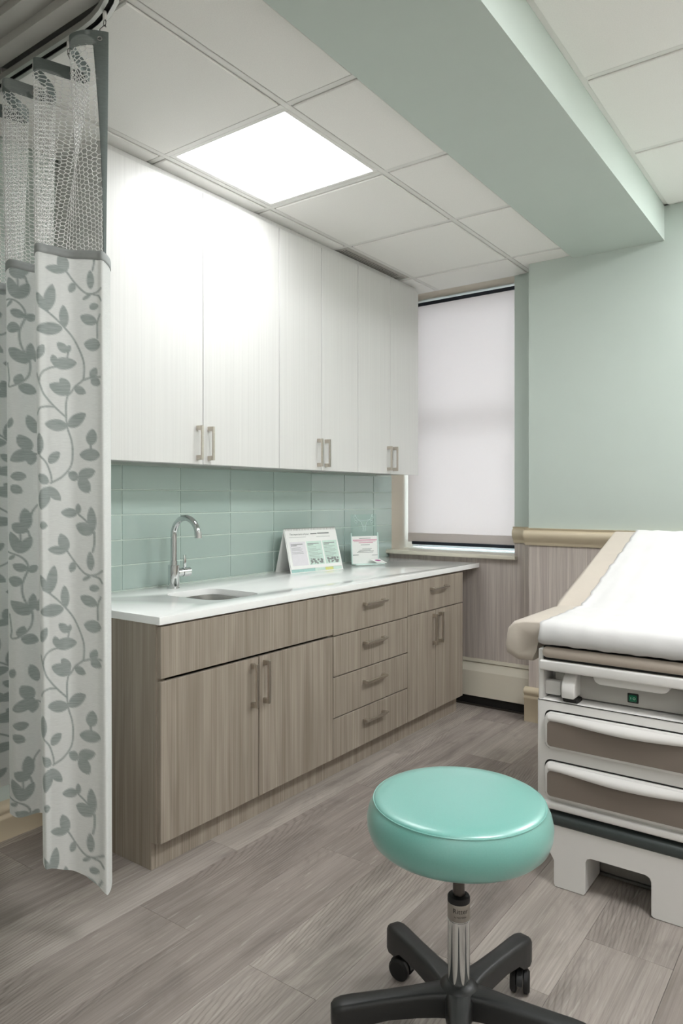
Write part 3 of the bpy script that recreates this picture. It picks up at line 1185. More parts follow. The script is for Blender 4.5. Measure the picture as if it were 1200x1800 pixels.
    bm.faces.new(lo[::-1]); bm.faces.new(hi)
    for k in range(4):
        bm.faces.new((lo[k], lo[(k + 1) % 4], hi[(k + 1) % 4], hi[k]))
    bmesh.ops.recalc_face_normals(bm, faces=bm.faces)
    pc = obj('card', bm, 'paper_white', c)
    bm = bm_new()
    bm.faces.new([bm.verts.new(Q(0.002 + 0.019 * math.cos(a), -0.004 + 0.011 * math.sin(a), 0.0016)) for a in [-2 * PI * k / 24 for k in range(24)]])
    bmesh.ops.recalc_face_normals(bm, faces=bm.faces)
    obj('oval_print', bm, 'print_magenta', pc)


leaflet()

# ------------------------------------------------------------------ stool
def stool():
    cx, cy = (CAM + FW * 1.75 + RT * 0.287).x, (CAM + FW * 1.75 + RT * 0.287).y
    t = thing('stool', 'round teal vinyl swivel stool on a black five-leg base', 'stool', (cx, cy, 0))
    bm = bm_new()
    sx, sy = cx, cy
    lathe(bm, [(0.0, 0.614), (0.10, 0.6135), (0.165, 0.611), (0.192, 0.608), (0.2035, 0.604), (0.2075, 0.6005), (0.2085, 0.598),
               (0.2125, 0.592), (0.220, 0.577), (0.2245, 0.556), (0.2235, 0.535), (0.216, 0.514), (0.205, 0.503), (0.190, 0.497), (0.0, 0.496)], sx, sy, 96, cap=False)
    s = obj('seat', bm, 'teal_vinyl', t, smooth=True, autosmooth=80)
    bm = bm_new()
    tube(bm, [(sx + 0.2086 * math.cos(a), sy + 0.2086 * math.sin(a), 0.5995) for a in [2 * PI * k / 96 for k in range(97)]], 0.0016, 6, cap=False)
    obj('piping', bm, 'teal_vinyl', s, smooth=True)
    bm = bm_new()
    lathe(bm, [(0.0, 0.494), (0.11, 0.494), (0.11, 0.485), (0.03, 0.478), (0.0, 0.478)], sx, sy, 40, cap=False)
    obj('seat_plate', bm, 'black_plastic', t, smooth=True)
    bm = bm_new()
    lathe(bm, [(0.0, 0.485), (0.0145, 0.485), (0.0145, 0.335), (0.0, 0.335)], cx, cy, 28, cap=False)
    obj('piston', bm, 'dark_steel', t, smooth=True)
    bm = bm_new()
    lathe(bm, [(0.0, 0.368), (0.018, 0.368), (0.0255, 0.366), (0.0272, 0.363), (0.0272, 0.352), (0.0, 0.352)], cx, cy, 36, cap=False)
    obj('sleeve_cap', bm, 'black_rubber', t, smooth=True)
    bm = bm_new()
    lathe(bm, [(0.0, 0.353), (0.0270, 0.353), (0.0270, 0.3115), (0.0258, 0.3110), (0.0258, 0.3095), (0.0270, 0.309), (0.0268, 0.15), (0.0, 0.15)], cx, cy, 48, cap=False)
    sl = obj('sleeve', bm, 'chrome', t, smooth=True)
    bm = bm_new()
    lathe(bm, [(0.0271, 0.3525), (0.0274, 0.352), (0.0274, 0.3125), (0.0271, 0.312)], cx, cy, 48, cap=False)
    lb = obj('label_band', bm, 'sleeve_band', sl, smooth=True)
    # lettering wrapped around the band, facing the room
    for s_, size, zc, da in (('Ritter', 0.0165, 0.3385, 0.16), ('by MIDMARK', 0.0056, 0.3245, 0.16)):
        me = text_mesh(s_, size, 0.0)
        bm = bm_new(); bm.from_mesh(me)
        ang0 = math.atan2(CAM.y - cy, CAM.x - cx) + da
        R_ = 0.0277
        for v in bm.verts:
            a = ang0 + v.co.x / R_
            z = zc + v.co.y
            v.co = Vector((cx + R_ * math.cos(a), cy + R_ * math.sin(a), z))
        bmesh.ops.recalc_face_normals(bm, faces=bm.faces)
        obj('lettering', bm, 'lettering', sl)
    # base
    bm = bm_new()
    lathe(bm, [(0.0, 0.158), (0.030, 0.157), (0.042, 0.150), (0.052, 0.138), (0.054, 0.100), (0.048, 0.085), (0.0, 0.083)], cx, cy, 40, cap=False)
    obj('hub', bm, 'black_plastic', t, smooth=True)
    for deg in (117, 45, 189, 261, 333):
        a = math.radians(deg) + YAW
        dx, dy = math.cos(a), math.sin(a)
        nx, ny = -dy, dx
        def L(r, s, z):
            return (cx + dx * r + nx * s, cy + dy * r + ny * s, z)
        bm = bm_new()
        # loft: sections along the leg (r, half width, z top, z bottom)
        secs = [(0.030, 0.034, 0.146, 0.090), (0.065, 0.029, 0.147, 0.092), (0.11, 0.0255, 0.146, 0.094), (0.18, 0.0245, 0.144, 0.096),
                (0.24, 0.0255, 0.142, 0.090), (0.262, 0.0265, 0.141, 0.072), (0.29, 0.0265, 0.139, 0.068), (0.306, 0.023, 0.136, 0.072), (0.315, 0.014, 0.130, 0.085)]
        rings = []
        for r, hw, zt, zb in secs:
            c = min(0.011, hw * 0.5)
            sec = [(-hw, zb), (-hw, zt - c), (-hw + c * 0.35, zt - c * 0.3), (-hw + c, zt), (hw - c, zt), (hw - c * 0.35, zt - c * 0.3), (hw, zt - c), (hw, zb)]
            rings.append([bm.verts.new(L(r, s, z)) for s, z in sec])
        for p, q in zip(rings, rings[1:]):
            for k in range(8):
                bm.faces.new((p[k], p[(k + 1) % 8], q[(k + 1) % 8], q[k]))
        bm.faces.new(rings[0]); bm.faces.new(rings[-1])
        bmesh.ops.recalc_face_normals(bm, faces=bm.faces)
        obj('leg', bm, 'black_plastic', t, smooth=True, autosmooth=50)
        # caster: hood and two wheels
        sw = a + 0.5
        wx, wy = math.cos(sw), math.sin(sw)
        ccx, ccy = cx + dx * 0.283, cy + dy * 0.283
        ox, oy = ccx - wx * 0.012, ccy - wy * 0.012
        bm = bm_new()
        tube(bm, [(ccx, ccy, 0.035), (ccx, ccy, 0.075)], 0.007, 10)
        ax = Vector((-wy, wx, 0))
        cen = Vector((ox, oy, 0.030))
        pts = []
        for k in range(9):
            an = PI * 0.02 + PI * 0.96 * k / 8
            pts.append(cen + Vector((wx, wy, 0)) * (0.033 * math.cos(an)) + Vector((0, 0, 0.033 * math.sin(an))))
        g_ = [[p + ax * s for p in pts] for s in (-0.008, 0.008)]
        V = [[bm.verts.new(p) for p in row] for row in g_]
        for k in range(8):
            bm.faces.new((V[0][k], V[0][k + 1], V[1][k + 1], V[1][k]))
        bm.faces.new(V[0]); bm.faces.new(V[1])
        bmesh.ops.recalc_face_normals(bm, faces=bm.faces)
        c = obj('caster', bm, 'black_plastic', t, smooth=True)
        for s in (-1, 1):
            bm = bm_new()
            p0 = cen + ax * (s * 0.009); p1 = cen + ax * (s * 0.026)
            tube(bm, [p0, p0.lerp(p1, 0.15), p0.lerp(p1, 0.7), p1], [0.026, 0.030, 0.030, 0.024], 24)
            obj('wheel', bm, 'black_rubber', c, smooth=True)


stool()

# ------------------------------------------------------------------ exam table
def exam_table():
    xc = 2.11
    x0, x1 = 1.803, 2 * xc - 1.803
    yf = 2.425
    t = thing('exam_table', 'white medical exam table with beige upholstery, two drawers and pull-out step', 'exam table', (xc, 3.0, 0))
    # body shell
    bm = bm_new()
    box(bm, x0, x1, yf, 3.55, 0.262, 0.640, 0.010, 3)
    box(bm, x0 + 0.004, x0 + 0.022, yf + 0.004, 3.55, 0.63, 0.812, 0.003, 1)
    box(bm, x1 - 0.022, x1 - 0.004, yf + 0.004, 3.55, 0.63, 0.812, 0.003, 1)
    box(bm, x0 + 0.02, x1 - 0.02, yf + 0.10, 3.5, 0.63, 0.79)
    box(bm, x0 + 0.05, x1 - 0.05, yf + 0.20, 3.45, 0.0, 0.27)
    obj('body', bm, 'white_plastic', t, smooth=True)
    # compartment face with switch
    bm = bm_new()
    box(bm, x0 + 0.045, x1 - 0.045, yf + 0.055, yf + 0.101, 0.646, 0.725, 0.004, 2)
    cp = obj('compartment_panel', bm, 'grey_plastic', t, smooth=True)
    bm = bm_new()
    box(bm, x0 + 0.02, x0 + 0.075, yf + 0.025, yf + 0.056, 0.650, 0.700, 0.006, 2)
    obj('side_block', bm, 'white_plastic', t, smooth=True)
    bm = bm_new()
    yq = yf + 0.055
    box(bm, 2.093, 2.128, yq - 0.004, yq, 0.659, 0.691, 0.002, 1)
    sw = obj('power_switch', bm, 'black_plastic', cp)
    bm = bm_new()
    box(bm, 2.098, 2.123, yq - 0.008, yq - 0.003, 0.664, 0.686, 0.002, 1)
    obj('rocker', bm, 'switch_green', cp, label='green rocker switch')
    bm = bm_new()
    box(bm, 2.1045, 2.1055, yq - 0.0090, yq - 0.0079, 0.672, 0.679)
    tube(bm, [(2.1155 + 0.0035 * math.cos(a), yq - 0.0085, 0.6755 + 0.0035 * math.sin(a)) for a in [2 * PI * k / 14 for k in range(15)]], 0.0006, 5)
    obj('switch_mark', bm, 'switch_mark', cp)
    # stirrup arms: rounded knobs
    for s in (-1, 1):
        kx = xc + s * 0.195
        bm = bm_new()
        prof = [(yf + 0.07, 0.655), (yf - 0.008, 0.655), (yf - 0.012, 0.675), (yf - 0.008, 0.700), (yf + 0.008, 0.722), (yf + 0.035, 0.736), (yf + 0.07, 0.740)]
        prism(bm, prof, 'x', kx - 0.024, kx + 0.022, 0.006, 3)
        k_ = obj('stirrup', bm, 'white_plastic', t, smooth=True, autosmooth=60)
        bm = bm_new()
        box(bm, kx - 0.022, kx + 0.030, yf + 0.0, yf + 0.05, 0.6405, 0.654, 0.003, 1)
        obj('stirrup_socket', bm, 'dark_gap', k_)
    # pan under the front rail
    bm = bm_new()
    prism(bm, rrect(1.995, 2.232, 0.716, 0.79, 0.022, 5), 'y', yf + 0.004, yf + 0.09, 0.004, 2)
    obj('pan', bm, 'white_plastic', t, smooth=True)
    # front rail
    bm = bm_new()
    box(bm, x0 + 0.014, x1 - 0.014, yf - 0.018, yf + 0.06, 0.742, 0.777, 0.006, 3)
    obj('front_rail', bm, 'white_plastic', t, smooth=True)
    bm = bm_new()
    box(bm, x0 + 0.024, x1 - 0.024, yf + 0.0, yf + 0.10, 0.777, 0.824)
    obj('gap_filler', bm, 'dark_gap', t)
    # leg rest pad
    bm = bm_new()
    box(bm, x0 + 0.022, x1 - 0.022, yf - 0.018, yf + 0.10, 0.785, 0.823, 0.016, 4)
    obj('leg_rest', bm, 'taupe_vinyl', t, smooth=True, autosmooth=80)
    # drawers
    for zb, zt in ((0.476, 0.600), (0.305, 0.429)):
        dxl, dxr = x0 + 0.034, x1 - 0.034
        bm = bm_new()
        prism(bm, rrect(dxl - 0.005, dxr + 0.005, zb - 0.005, zt + 0.005, 0.022, 5), 'y', yf - 0.001, yf + 0.03)
        obj('drawer_gap', bm, 'dark_gap', t)
        bm = bm_new()
        prism(bm, rrect(dxl, dxr, zb, zt, 0.02, 5), 'y', yf - 0.016, yf + 0.02, 0.005, 3)
        d = obj('drawer', bm, 'white_plastic', t, smooth=True, autosmooth=60)
        bm = bm_new()
        prism(bm, rrect(dxl + 0.009, dxr - 0.009, zb + 0.009, zt - 0.030, 0.012, 5), 'y', yf - 0.0185, yf - 0.0150, 0.001, 1)
        obj('inlay', bm, 'taupe_panel', d, label='taupe inlay panel')
        # bowed grip along the top
        N = 28
        rows_ = []
        for k in range(N + 1):
            f_ = k / N
            x = dxl + 0.012 + (dxr - dxl - 0.024) * f_
            bow = math.sin(PI * f_) ** 1.6
            lo = zt - 0.027 - 0.009 * bow
            y_ = yf - 0.018
            out_ = 0.004 + 0.014 * bow
            rows_.append([(x, y_, zt - 0.004), (x, y_ - out_ * 0.35, zt - 0.006), (x, y_ - out_ * 0.8, zt - 0.015), (x, y_ - out_, (zt + lo) / 2 - 0.004),
                          (x, y_ - out_, lo + 0.003), (x, y_ - out_ + 0.003, lo), (x, y_ - out_ + 0.006, lo + 0.005), (x, y_, zt - 0.022)])
        bm = bm_new()
        V = [[bm.verts.new(p) for p in r] for r in rows_]
        for k in range(N):
            for j in range(8):
                bm.faces.new((V[k][j], V[k + 1][j], V[k + 1][(j + 1) % 8], V[k][(j + 1) % 8]))
        bm.faces.new(V[0]); bm.faces.new(V[-1])
        bmesh.ops.recalc_face_normals(bm, faces=bm.faces)
        obj('grip', bm, 'white_plastic', d, smooth=True, autosmooth=60)
    # seams of the body front
    bm = bm_new()
    box(bm, x0 + 0.004, x1 - 0.004, yf - 0.0006, yf + 0.01, 0.634, 0.636)
    obj('front_seam', bm, 'dark_gap', t)
    bm = bm_new()
    box(bm, x0 + 0.02, x1 - 0.02, yf - 0.012, yf + 0.02, 0.266, 0.292, 0.006, 3)
    obj('lower_rail', bm, 'white_plastic', t, smooth=True)
    # pull-out step
    sx0, sx1 = 1.838, 2 * xc - 1.838
    tx0, tx1, tz = 1.972, 2.180, 0.131
    bm = bm_new()
    r = 0.018
    ol = [(1.869, 0.002), (1.966, 0.002), (tx0, 0.01), (tx0, tz - r), (tx0 + r * 0.3, tz - r * 0.3), (tx0 + r, tz), (tx1 - r, tz), (tx1 - r * 0.3, tz - r * 0.3), (tx1, tz - r),
          (tx1, 0.008), (tx1 + 0.008, 0.002), (2 * xc - 1.869, 0.002), (2 * xc - 1.865, 0.01), (2 * xc - 1.865, 0.09), (sx1, 0.135), (sx1, 0.212), (sx0, 0.212), (sx0, 0.135), (1.865, 0.09), (1.865, 0.01)]
    prism(bm, ol, 'y', yf - 0.004, yf + 0.16)
    st = obj('step_front', bm, 'white_plastic', t)
    bm = bm_new()
    box(bm, sx0 - 0.004, sx1 + 0.004, yf - 0.012, yf + 0.19, 0.211, 0.252, 0.014, 3)
    obj('step_tread', bm, 'tread_rubber', t, smooth=True, label='dark grey step tread')
    bm = bm_new()
    box(bm, tx0 - 0.02, tx1 + 0.06, yf + 0.165, yf + 0.19, 0.012, 0.055, 0.004, 1)
    box(bm, tx0 - 0.02, tx1 + 0.06, yf + 0.16, yf + 0.20, 0.004, 0.012)
    box(bm, tx0 + 0.03, tx0 + 0.05, yf + 0.165, yf + 0.185, 0.05, 0.085, 0.003, 1)
    obj('base_plate', bm, 'steel', t)
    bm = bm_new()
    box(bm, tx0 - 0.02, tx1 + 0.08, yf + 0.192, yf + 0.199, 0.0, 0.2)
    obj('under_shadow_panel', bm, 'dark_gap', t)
    # side feet
    for s in (-1, 1):
        fx_ = xc + s * (xc - 1.842)
        bm = bm_new()
        prism(bm, [(fx_ - s * 0.06, 0.002), (fx_ + s * 0.012, 0.002), (fx_ + s * 0.018, 0.02), (fx_ + s * 0.016, 0.06), (fx_ + s * 0.030, 0.13), (fx_ + s * 0.03, 0.262), (fx_ - s * 0.06, 0.262)],
              'y', yf + 0.18, yf + 0.30, 0.006, 2)
        obj('foot', bm, 'white_plastic', t, smooth=True, autosmooth=50)
    # upholstery -----------------------------------------------------
    yb, zs = 2.872, 0.903      # bend line, seat height
    # seat with drop-over bolsters: cross-sections in x, lofted along y
    half = xc - 1.69
    def sec(y, grow, drop):
        # grow: shrink towards the ends; list of (x,z) around the section
        L_ = []
        for s in (-1, 1):
            pts = [(xc + s * (half - 0.14), zs - 0.072), (xc + s * (half - 0.095), zs - 0.078), (xc + s * (half - 0.088), drop + 0.02), (xc + s * (half - 0.080), drop),
                   (xc + s * (half - 0.022), drop - 0.002), (xc + s * (half + 0.016), drop + 0.018), (xc + s * (half + 0.021), drop + 0.05), (xc + s * (half + 0.012), zs - 0.038),
                   (xc + s * (half - 0.008), zs - 0.014), (xc + s * (half - 0.045), zs - 0.003), (xc + s * (half - 0.10), zs)]
            L_.append(pts)
        ring = L_[0] + L_[1][::-1]
        cz = zs - 0.05
        return [(x, y, z) if grow == 0 else (x + (xc - x) * 0.0 + (0 if abs(x - xc) < half - 0.1 else -math.copysign(grow * 0.6, x - xc)),
                                              y, cz + (z - cz) * (1 - grow * 9)) for x, z in ring]
    bm = bm_new()
    stations = [(2.452, 0.022, 0.762), (2.455, 0.012, 0.758), (2.464, 0.004, 0.755), (2.478, 0.0, 0.754), (2.60, 0.0, 0.756), (2.70, 0.0, 0.775), (2.80, 0.0, 0.80), (yb + 0.02, 0.0, 0.812)]
    V = [[bm.verts.new(p) for p in sec(*s_)] for s_ in stations]
    n_ = len(V[0])
    for a, b in zip(V, V[1:]):
        for k in range(n_):
            bm.faces.new((a[k], a[(k + 1) % n_], b[(k + 1) % n_], b[k]))
    bm.faces.new(V[0]); bm.faces.new(V[-1])
    bmesh.ops.recalc_face_normals(bm, faces=bm.faces)
    obj('seat_cushion', bm, 'beige_vinyl', t, smooth=True, autosmooth=60)
    # nose of the seat, under the paper
    bm = bm_new()
    box(bm, 1.83, 2 * xc - 1.83, yf - 0.026, 2.60, 0.836, zs - 0.001, 0.028, 5)
    obj('seat_nose', bm, 'beige_vinyl', t, smooth=True, autosmooth=80)
    # backrest
    ye, ze = 3.74, 1.178
    dl = math.hypot(ye - yb, ze - zs)
    uy, uz = (ye - yb) / dl, (ze - zs) / dl
    bm = bm_new()
    prof = []
    bx0, bx1 = 1.712, 2 * xc - 1.712
    def B(s, h):
        return (yb + uy * s - uz * h, zs + uz * s + uy * h)
    outl = [B(-0.012, -0.004), B(0.03, 0.0), B(dl - 0.03, 0.0), B(dl - 0.008, -0.008), B(dl, -0.03), B(dl - 0.004, -0.06), B(dl - 0.03, -0.075), B(0.04, -0.085), B(-0.02, -0.07)]
    prism(bm, outl, 'x', bx0, bx1, 0.018, 4)
    obj('backrest', bm, 'beige_vinyl', t, smooth=True, autosmooth=60)
    bm = bm_new()
    tube(bm, [(xc - 0.2, 3.45, 0.6), (xc - 0.2, 3.5, 0.99)], 0.015, 10)
    obj('back_support', bm, 'steel', t, smooth=True)
    bm = bm_new()
    tube(bm, [(xc + 0.2, 3.45, 0.6), (xc + 0.2, 3.5, 0.99)], 0.015, 10)
    obj('back_support', bm, 'steel', t, smooth=True)
    # paper --------------------------------------------------------------
    px0, px1 = 1.820, 2 * xc - 1.820
    path = []
    yn = yf - 0.030
    for y_, z_ in ((yn + 0.03, 0.8292), (yn + 0.022, 0.829), (yn + 0.006, 0.836), (yn - 0.001, 0.850), (yn - 0.001, 0.874), (yn + 0.008, 0.892), (yn + 0.022, 0.9035), (yn + 0.045, 0.9075), (yn + 0.08, 0.9085)):
        path.append((y_, z_))
    for k in range(1, 15):
        f_ = k / 15
        path.append((yn + 0.08 + (yb - 0.03 - yn - 0.08) * f_, 0.9085))
    path.append((yb - 0.03, 0.9095)); path.append((yb - 0.002, 0.915)); path.append(B(0.03, 0.0055))
    for k in range(1, 25):
        path.append(B(0.03 + (dl - 0.06) * k / 24, 0.0055))
    path.append(B(dl - 0.005, 0.0)); path.append(B(dl + 0.006, -0.03))
    rnd = random.Random(11)
    NX = 46
    pts = []
    ph = [rnd.uniform(0, 6.28) for _ in range(6)]
    for i_, (y_, z_) in enumerate(path):
        row = []
        ew = 0.0035 * math.sin(i_ * 1.7 + 0.4) + 0.002 * math.sin(i_ * 3.1)
        for k in range(NX + 1):
            f_ = k / NX
            x = px0 + ew + (px1 - px0 - 2 * ew) * f_
            wr = 0.0012 * (math.sin(f_ * 37 + ph[0] + i_ * 0.21) + 0.7 * math.sin(f_ * 71 + ph[1] - i_ * 0.4) + 0.5 * math.sin(i_ * 1.3 + ph[2] + f_ * 9))
            row.append((x, y_ - (0.6 * wr if i_ < 7 else 0), z_ + wr + 0.0015))
        pts.append(row)
    bm = bm_new()
    grid(bm, pts)
    p = obj('exam_paper', bm, 'exam_paper', smooth=True, autosmooth=89)
    md = p.modifiers.new('thickness', 'SOLIDIFY'); md.thickness = 0.0006; md.offset = 1
    tag(p, 'white paper sheet laid over the beige exam table', 'paper sheet')


exam_table()

# ------------------------------------------------------------------ curtain track
TY = 1.268
def track_path(dx=0.0):
    pts = [(0.03 + 0.05 * k, TY) for k in range(17)]
    r = 0.42
    cx_, cy_ = 0.865, TY - r
    pts = [p for p in pts if p[0] < cx_ - 0.01]
    for k in range(13):
        a = PI / 2 - PI / 2 * k / 12
        pts.append((cx_ + r * math.cos(a), cy_ + r * math.sin(a)))
    for k in range(1, 9):
        pts.append((cx_ + r, cy_ - 0.08 * k))
    return pts


def sweep(prof, path, z):
    """prof: (offset to the left of travel, dz) closed outline"""
    bm = bm_new()
    rings = []
    for i_, p in enumerate(path):
        a = Vector(path[max(i_ - 1, 0)]); b = Vector(path[min(i_ + 1, len(path) - 1)])
        d = (b - a).normalized(); nn = Vector((-d.y, d.x))
        rings.append([bm.verts.new((p[0] + nn.x * o, p[1] + nn.y * o, z + dz)) for o, dz in prof])
    m = len(prof)
    for a, b in zip(rings, rings[1:]):
        for k in range(m):
            bm.faces.new((a[k], a[(k + 1) % m], b[(k + 1) % m], b[k]))
    bm.faces.new(rings[0]); bm.faces.new(rings[-1])
    bmesh.ops.recalc_face_normals(bm, faces=bm.faces)
    return bm


t = thing('curtain_track', 'curved aluminium curtain track fixed to the ceiling', 'curtain track', (0.5, TY, ZC - 0.02))
tp = track_path()
bm = sweep([(-0.019, 0.0), (-0.019, -0.020), (-0.007, -0.020), (-0.007, -0.016), (-0.015, -0.016), (-0.015, -0.004), (0.015, -0.004), (0.015, -0.016), (0.007, -0.016), (0.007, -0.020), (0.019, -0.020), (0.019, 0.0)], tp, ZC - 0.0045)
obj('rail', bm, 'aluminium', t)
bm = sweep([(-0.014, -0.005), (-0.014, -0.009), (0.014, -0.009), (0.014, -0.005)], tp, ZC - 0.0045)
obj('channel', bm, 'dark_gap', t)

# ------------------------------------------------------------------ curtain
# plan positions of the fold lines, from the free edge inwards: a = flat pattern coordinate (about 1.67 mm each)
ctl = [  # a, top(x,y) at the heading, shoulder (px,depth) , hem (px,depth), hem z
    (150, (1.008, 1.262), (194, 2.175), (197, 2.15), 0.182),
    (138, (1.006, 1.250), (191, 2.145), (195, 2.125), 0.174),
    (128, (1.002, 1.238), (182, 2.105), (189, 2.088), 0.177),
    (112, (0.965, 1.200), (170, 2.106), (172, 2.100), 0.198),
    (92, (0.908, 1.186), (150, 2.114), (150, 2.114), 0.220),
    (66, (0.862, 1.238), (126, 2.126), (128, 2.122), 0.231),
    (44, (0.805, 1.322), (104, 2.116), (110, 2.112), 0.239),
    (22, (0.772, 1.272), (82, 2.104), (92, 2.105), 0.246),
    (2, (0.726, 1.184), (63, 2.100), (79, 2.100), 0.251),
    (-4, (0.708, 1.196), (61, 2.122), (76.5, 2.122), 0.251),
    (-30, (0.668, 1.262), (75, 2.25), (86, 2.27), 0.255),
    (-66, (0.611, 1.325), (92, 2.37), (95, 2.42), 0.262),
    (-100, (0.588, 1.262), (62, 2.36), (70, 2.43), 0.268),
    (-143, (0.545, 1.188), (15, 2.33), (24, 2.40), 0.270),
    (-150, (0.528, 1.196), (11, 2.35), (18, 2.42), 0.270),
    (-175, (0.486, 1.262), (24, 2.48), (34, 2.55), 0.272),
    (-205, (0.438, 1.336), (38, 2.60), (45, 2.68), 0.275),
    (-240, (0.405, 1.262), (10, 2.58), (20, 2.66), 0.275),
    (-285, (0.362, 1.190), (-42, 2.50), (-36, 2.58), 0.275),
    (-315, (0.305, 1.262), (-42, 2.62), (-36, 2.70), 0.275),
    (-345, (0.255, 1.336), (-30, 2.76), (-24, 2.84), 0.275),
    (-380, (0.222, 1.262), (-70, 2.76), (-66, 2.84), 0.275),
    (-420, (0.180, 1.190), (-120, 2.72), (-116, 2.78), 0.275),
]
ctl = ctl[::-1]
CA = np.array([c[0] for c in ctl], float)
CT = np.array([c[1] for c in ctl], float)
CS = np.array([at_px(*c[2]) for c in ctl], float)
CH = np.array([at_px(*c[3]) for c in ctl], float)
CHZ = np.array([c[4] for c in ctl], float)


def smooth_interp(a, X, Y):
    """monotone-ish cubic (Catmull-Rom on non-uniform knots)"""
    Y = Y if Y.ndim == 2 else Y[:, None]
    m = np.zeros_like(Y)
    h = np.diff(X)[:, None]
    dlt = np.diff(Y, axis=0) / h
    m[1:-1] = (dlt[:-1] * h[1:] + dlt[1:] * h[:-1]) / (h[1:] + h[:-1])
    m[0], m[-1] = dlt[0], dlt[-1]
    i_ = np.clip(np.searchsorted(X, a) - 1, 0, len(X) - 2)
    hh = (X[i_ + 1] - X[i_])[:, None]
    s = ((a - X[i_])[:, None]) / hh
    h00 = 2 * s ** 3 - 3 * s ** 2 + 1; h10 = s ** 3 - 2 * s ** 2 + s; h01 = -2 * s ** 3 + 3 * s ** 2; h11 = s ** 3 - s ** 2
    return h00 * Y[i_] + h10 * hh * m[i_] + h01 * Y[i_ + 1] + h11 * hh * m[i_ + 1]


ZHEAD, ZSH = 2.655, 2.02


def curtain_xy(a, z):
    """a, z arrays of equal length -> (n,2)"""
    T_, S_, H_ = smooth_interp(a, CA, CT), smooth_interp(a, CA, CS), smooth_interp(a, CA, CH)
    k = np.clip((ZHEAD - z) / (ZHEAD - ZSH), 0, 1)[:, None]
    k = k * k * (3 - 2 * k) * 0.5 + k * 0.5
    q = np.clip((ZSH - z) / (ZSH - 0.2), 0, 1.1)[:, None]
    up = T_ * (1 - k) + S_ * k
    dn = S_ * (1 - q) + H_ * q
    return np.where((z > ZSH)[:, None], up, dn)


def tape_z(a):
    """top edge of the printed cloth"""
    return np.interp(a, [-420, -150, -143, -60, 2, 30, 128, 150], [2.10, 2.105, 2.107, 2.098, 2.083, 2.080, 2.058, 2.05])


# ---- printed pattern -------------------------------------------------
PERIOD = 497.0
KZ = 598.0     # pattern units per metre of height


def pat_b(z):
    return 445.0 - KZ * (z - 1.338)


leaves, vines = [], []
S1 = 0.1445
for q in """385 300 300 80 75;385 290 135 270 55;490 430 430 555 50;150 800 220 470 75;130 790 15 580 50;365 990 350 715 60;340 1000 5 1030 80
400 1290 275 1180 55;390 1295 435 1200 35;215 1440 520 1420 78;250 1450 215 1330 48;430 1790 170 1700 80;420 1770 310 1610 68;490 1725 640 1800 52
700 530 690 300 45;600 650 700 600 25;680 750 800 740 45;770 950 570 850 65;820 1230 620 1190 80;710 1620 760 1490 50;700 1630 820 1700 55;0 1390 110 1220 60
400 2200 110 2180 75;400 2200 640 2050 78;20 2560 30 2290 70;150 2650 300 2520 60;150 2900 0 2800 60;130 2950 40 3220 88;130 2950 310 3110 62
700 2440 720 2240 66;810 2560 560 2550 78;540 2820 750 2750 72;560 2830 680 3020 78;540 2850 405 2770 60;530 3270 310 3260 60;540 3280 540 3150 42
720 3500 700 3190 55;730 3510 510 3410 80;20 3410 130 3420 50""".replace('\n', ';').split(';'):
    v = [float(x) * S1 for x in q.split()]
    leaves.append(v)
for q in """385 290,500 440,620 560,700 590,780 570,840 530|60 755,150 805,260 890,360 985,470 1110,560 1270,615 1420,620 1560,600 1640,500 1710,440 1790,400 1830,380 1950,385 2130,400 2230,450 2380,465 2530,440 2690,330 2820,180 2900
600 1640,720 1610,820 1610|260 1475,180 1495,100 1540,55 1610,45 1660|0 1560,60 1720,110 1830,240 1970,380 2090|0 2060,20 2025,60 1985,150 1965,240 1970|410 1290,395 1370
730 600,800 620,840 680|820 850,780 950,780 1130|40 2570,120 2650,180 2790,195 2890|540 3280,620 3340,680 3400|740 3500,740 3640,720 3740|700 2440,700 2560""".replace('\n', '|').split('|'):
    vines.append([tuple(float(x) * S1 for x in p.split()) for p in q.split(',')])
# second fold, traced further back (scaled to the same depth)
def p2(zx, zy):
    px, py = zx * 0.1444, 440 + zy * 0.1444
    z = 1.338 + (875 - py) / 535.0
    return px - 160.0, pat_b(z)


for q in """225 610 110 350 65;230 610 345 410 60;170 640 80 690 25;300 820 140 750 55;320 850 410 770 50;250 980 80 930 70;330 1370 110 1200 75;350 1330 360 1120 50;400 1340 530 1150 60
200 1640 260 1510 50;230 1650 420 1720 70;90 2160 150 2040 45;410 2220 320 2000 60;350 2430 220 2250 75;370 2440 120 2560 78;370 2450 340 2610 60
300 2750 120 2750 60;120 2870 260 2950 60;300 3400 280 3140 65;310 3420 130 3340 75""".replace('\n', ';').split(';'):
    v = [float(x) for x in q.split()]
    a_, b_ = p2(v[0], v[1]); c_, d_ = p2(v[2], v[3])
    leaves.append([a_, b_, c_, d_, v[4] * 0.155])
for q in """225 250,235 430,232 600|70 600,210 640,290 720,305 820,250 980,250 1120,290 1240,345 1330,345 1480,300 1570,210 1640,110 1660,115 1560,90 1370|370 2460,450 2490,520 2570
420 3100,360 3180,340 3270|310 3420,340 3530""".replace('\n', '|').split('|'):
    vines.append([p2(*[float(x) for x in p.split()]) for p in q.split(',')])
# folds further in repeat the motif of the first one
nl, nv = len(leaves), len(vines)
for L_ in [l for l in leaves if l[0] >= -20]:
    leaves.append([L_[0] - 290, L_[1] + 180, L_[2] - 290, L_[3] + 180, L_[4]])
for V_ in [v for v in vines if v[0][0] >= -20]:
    vines.append([(p[0] - 290, p[1] + 180) for p in V_])


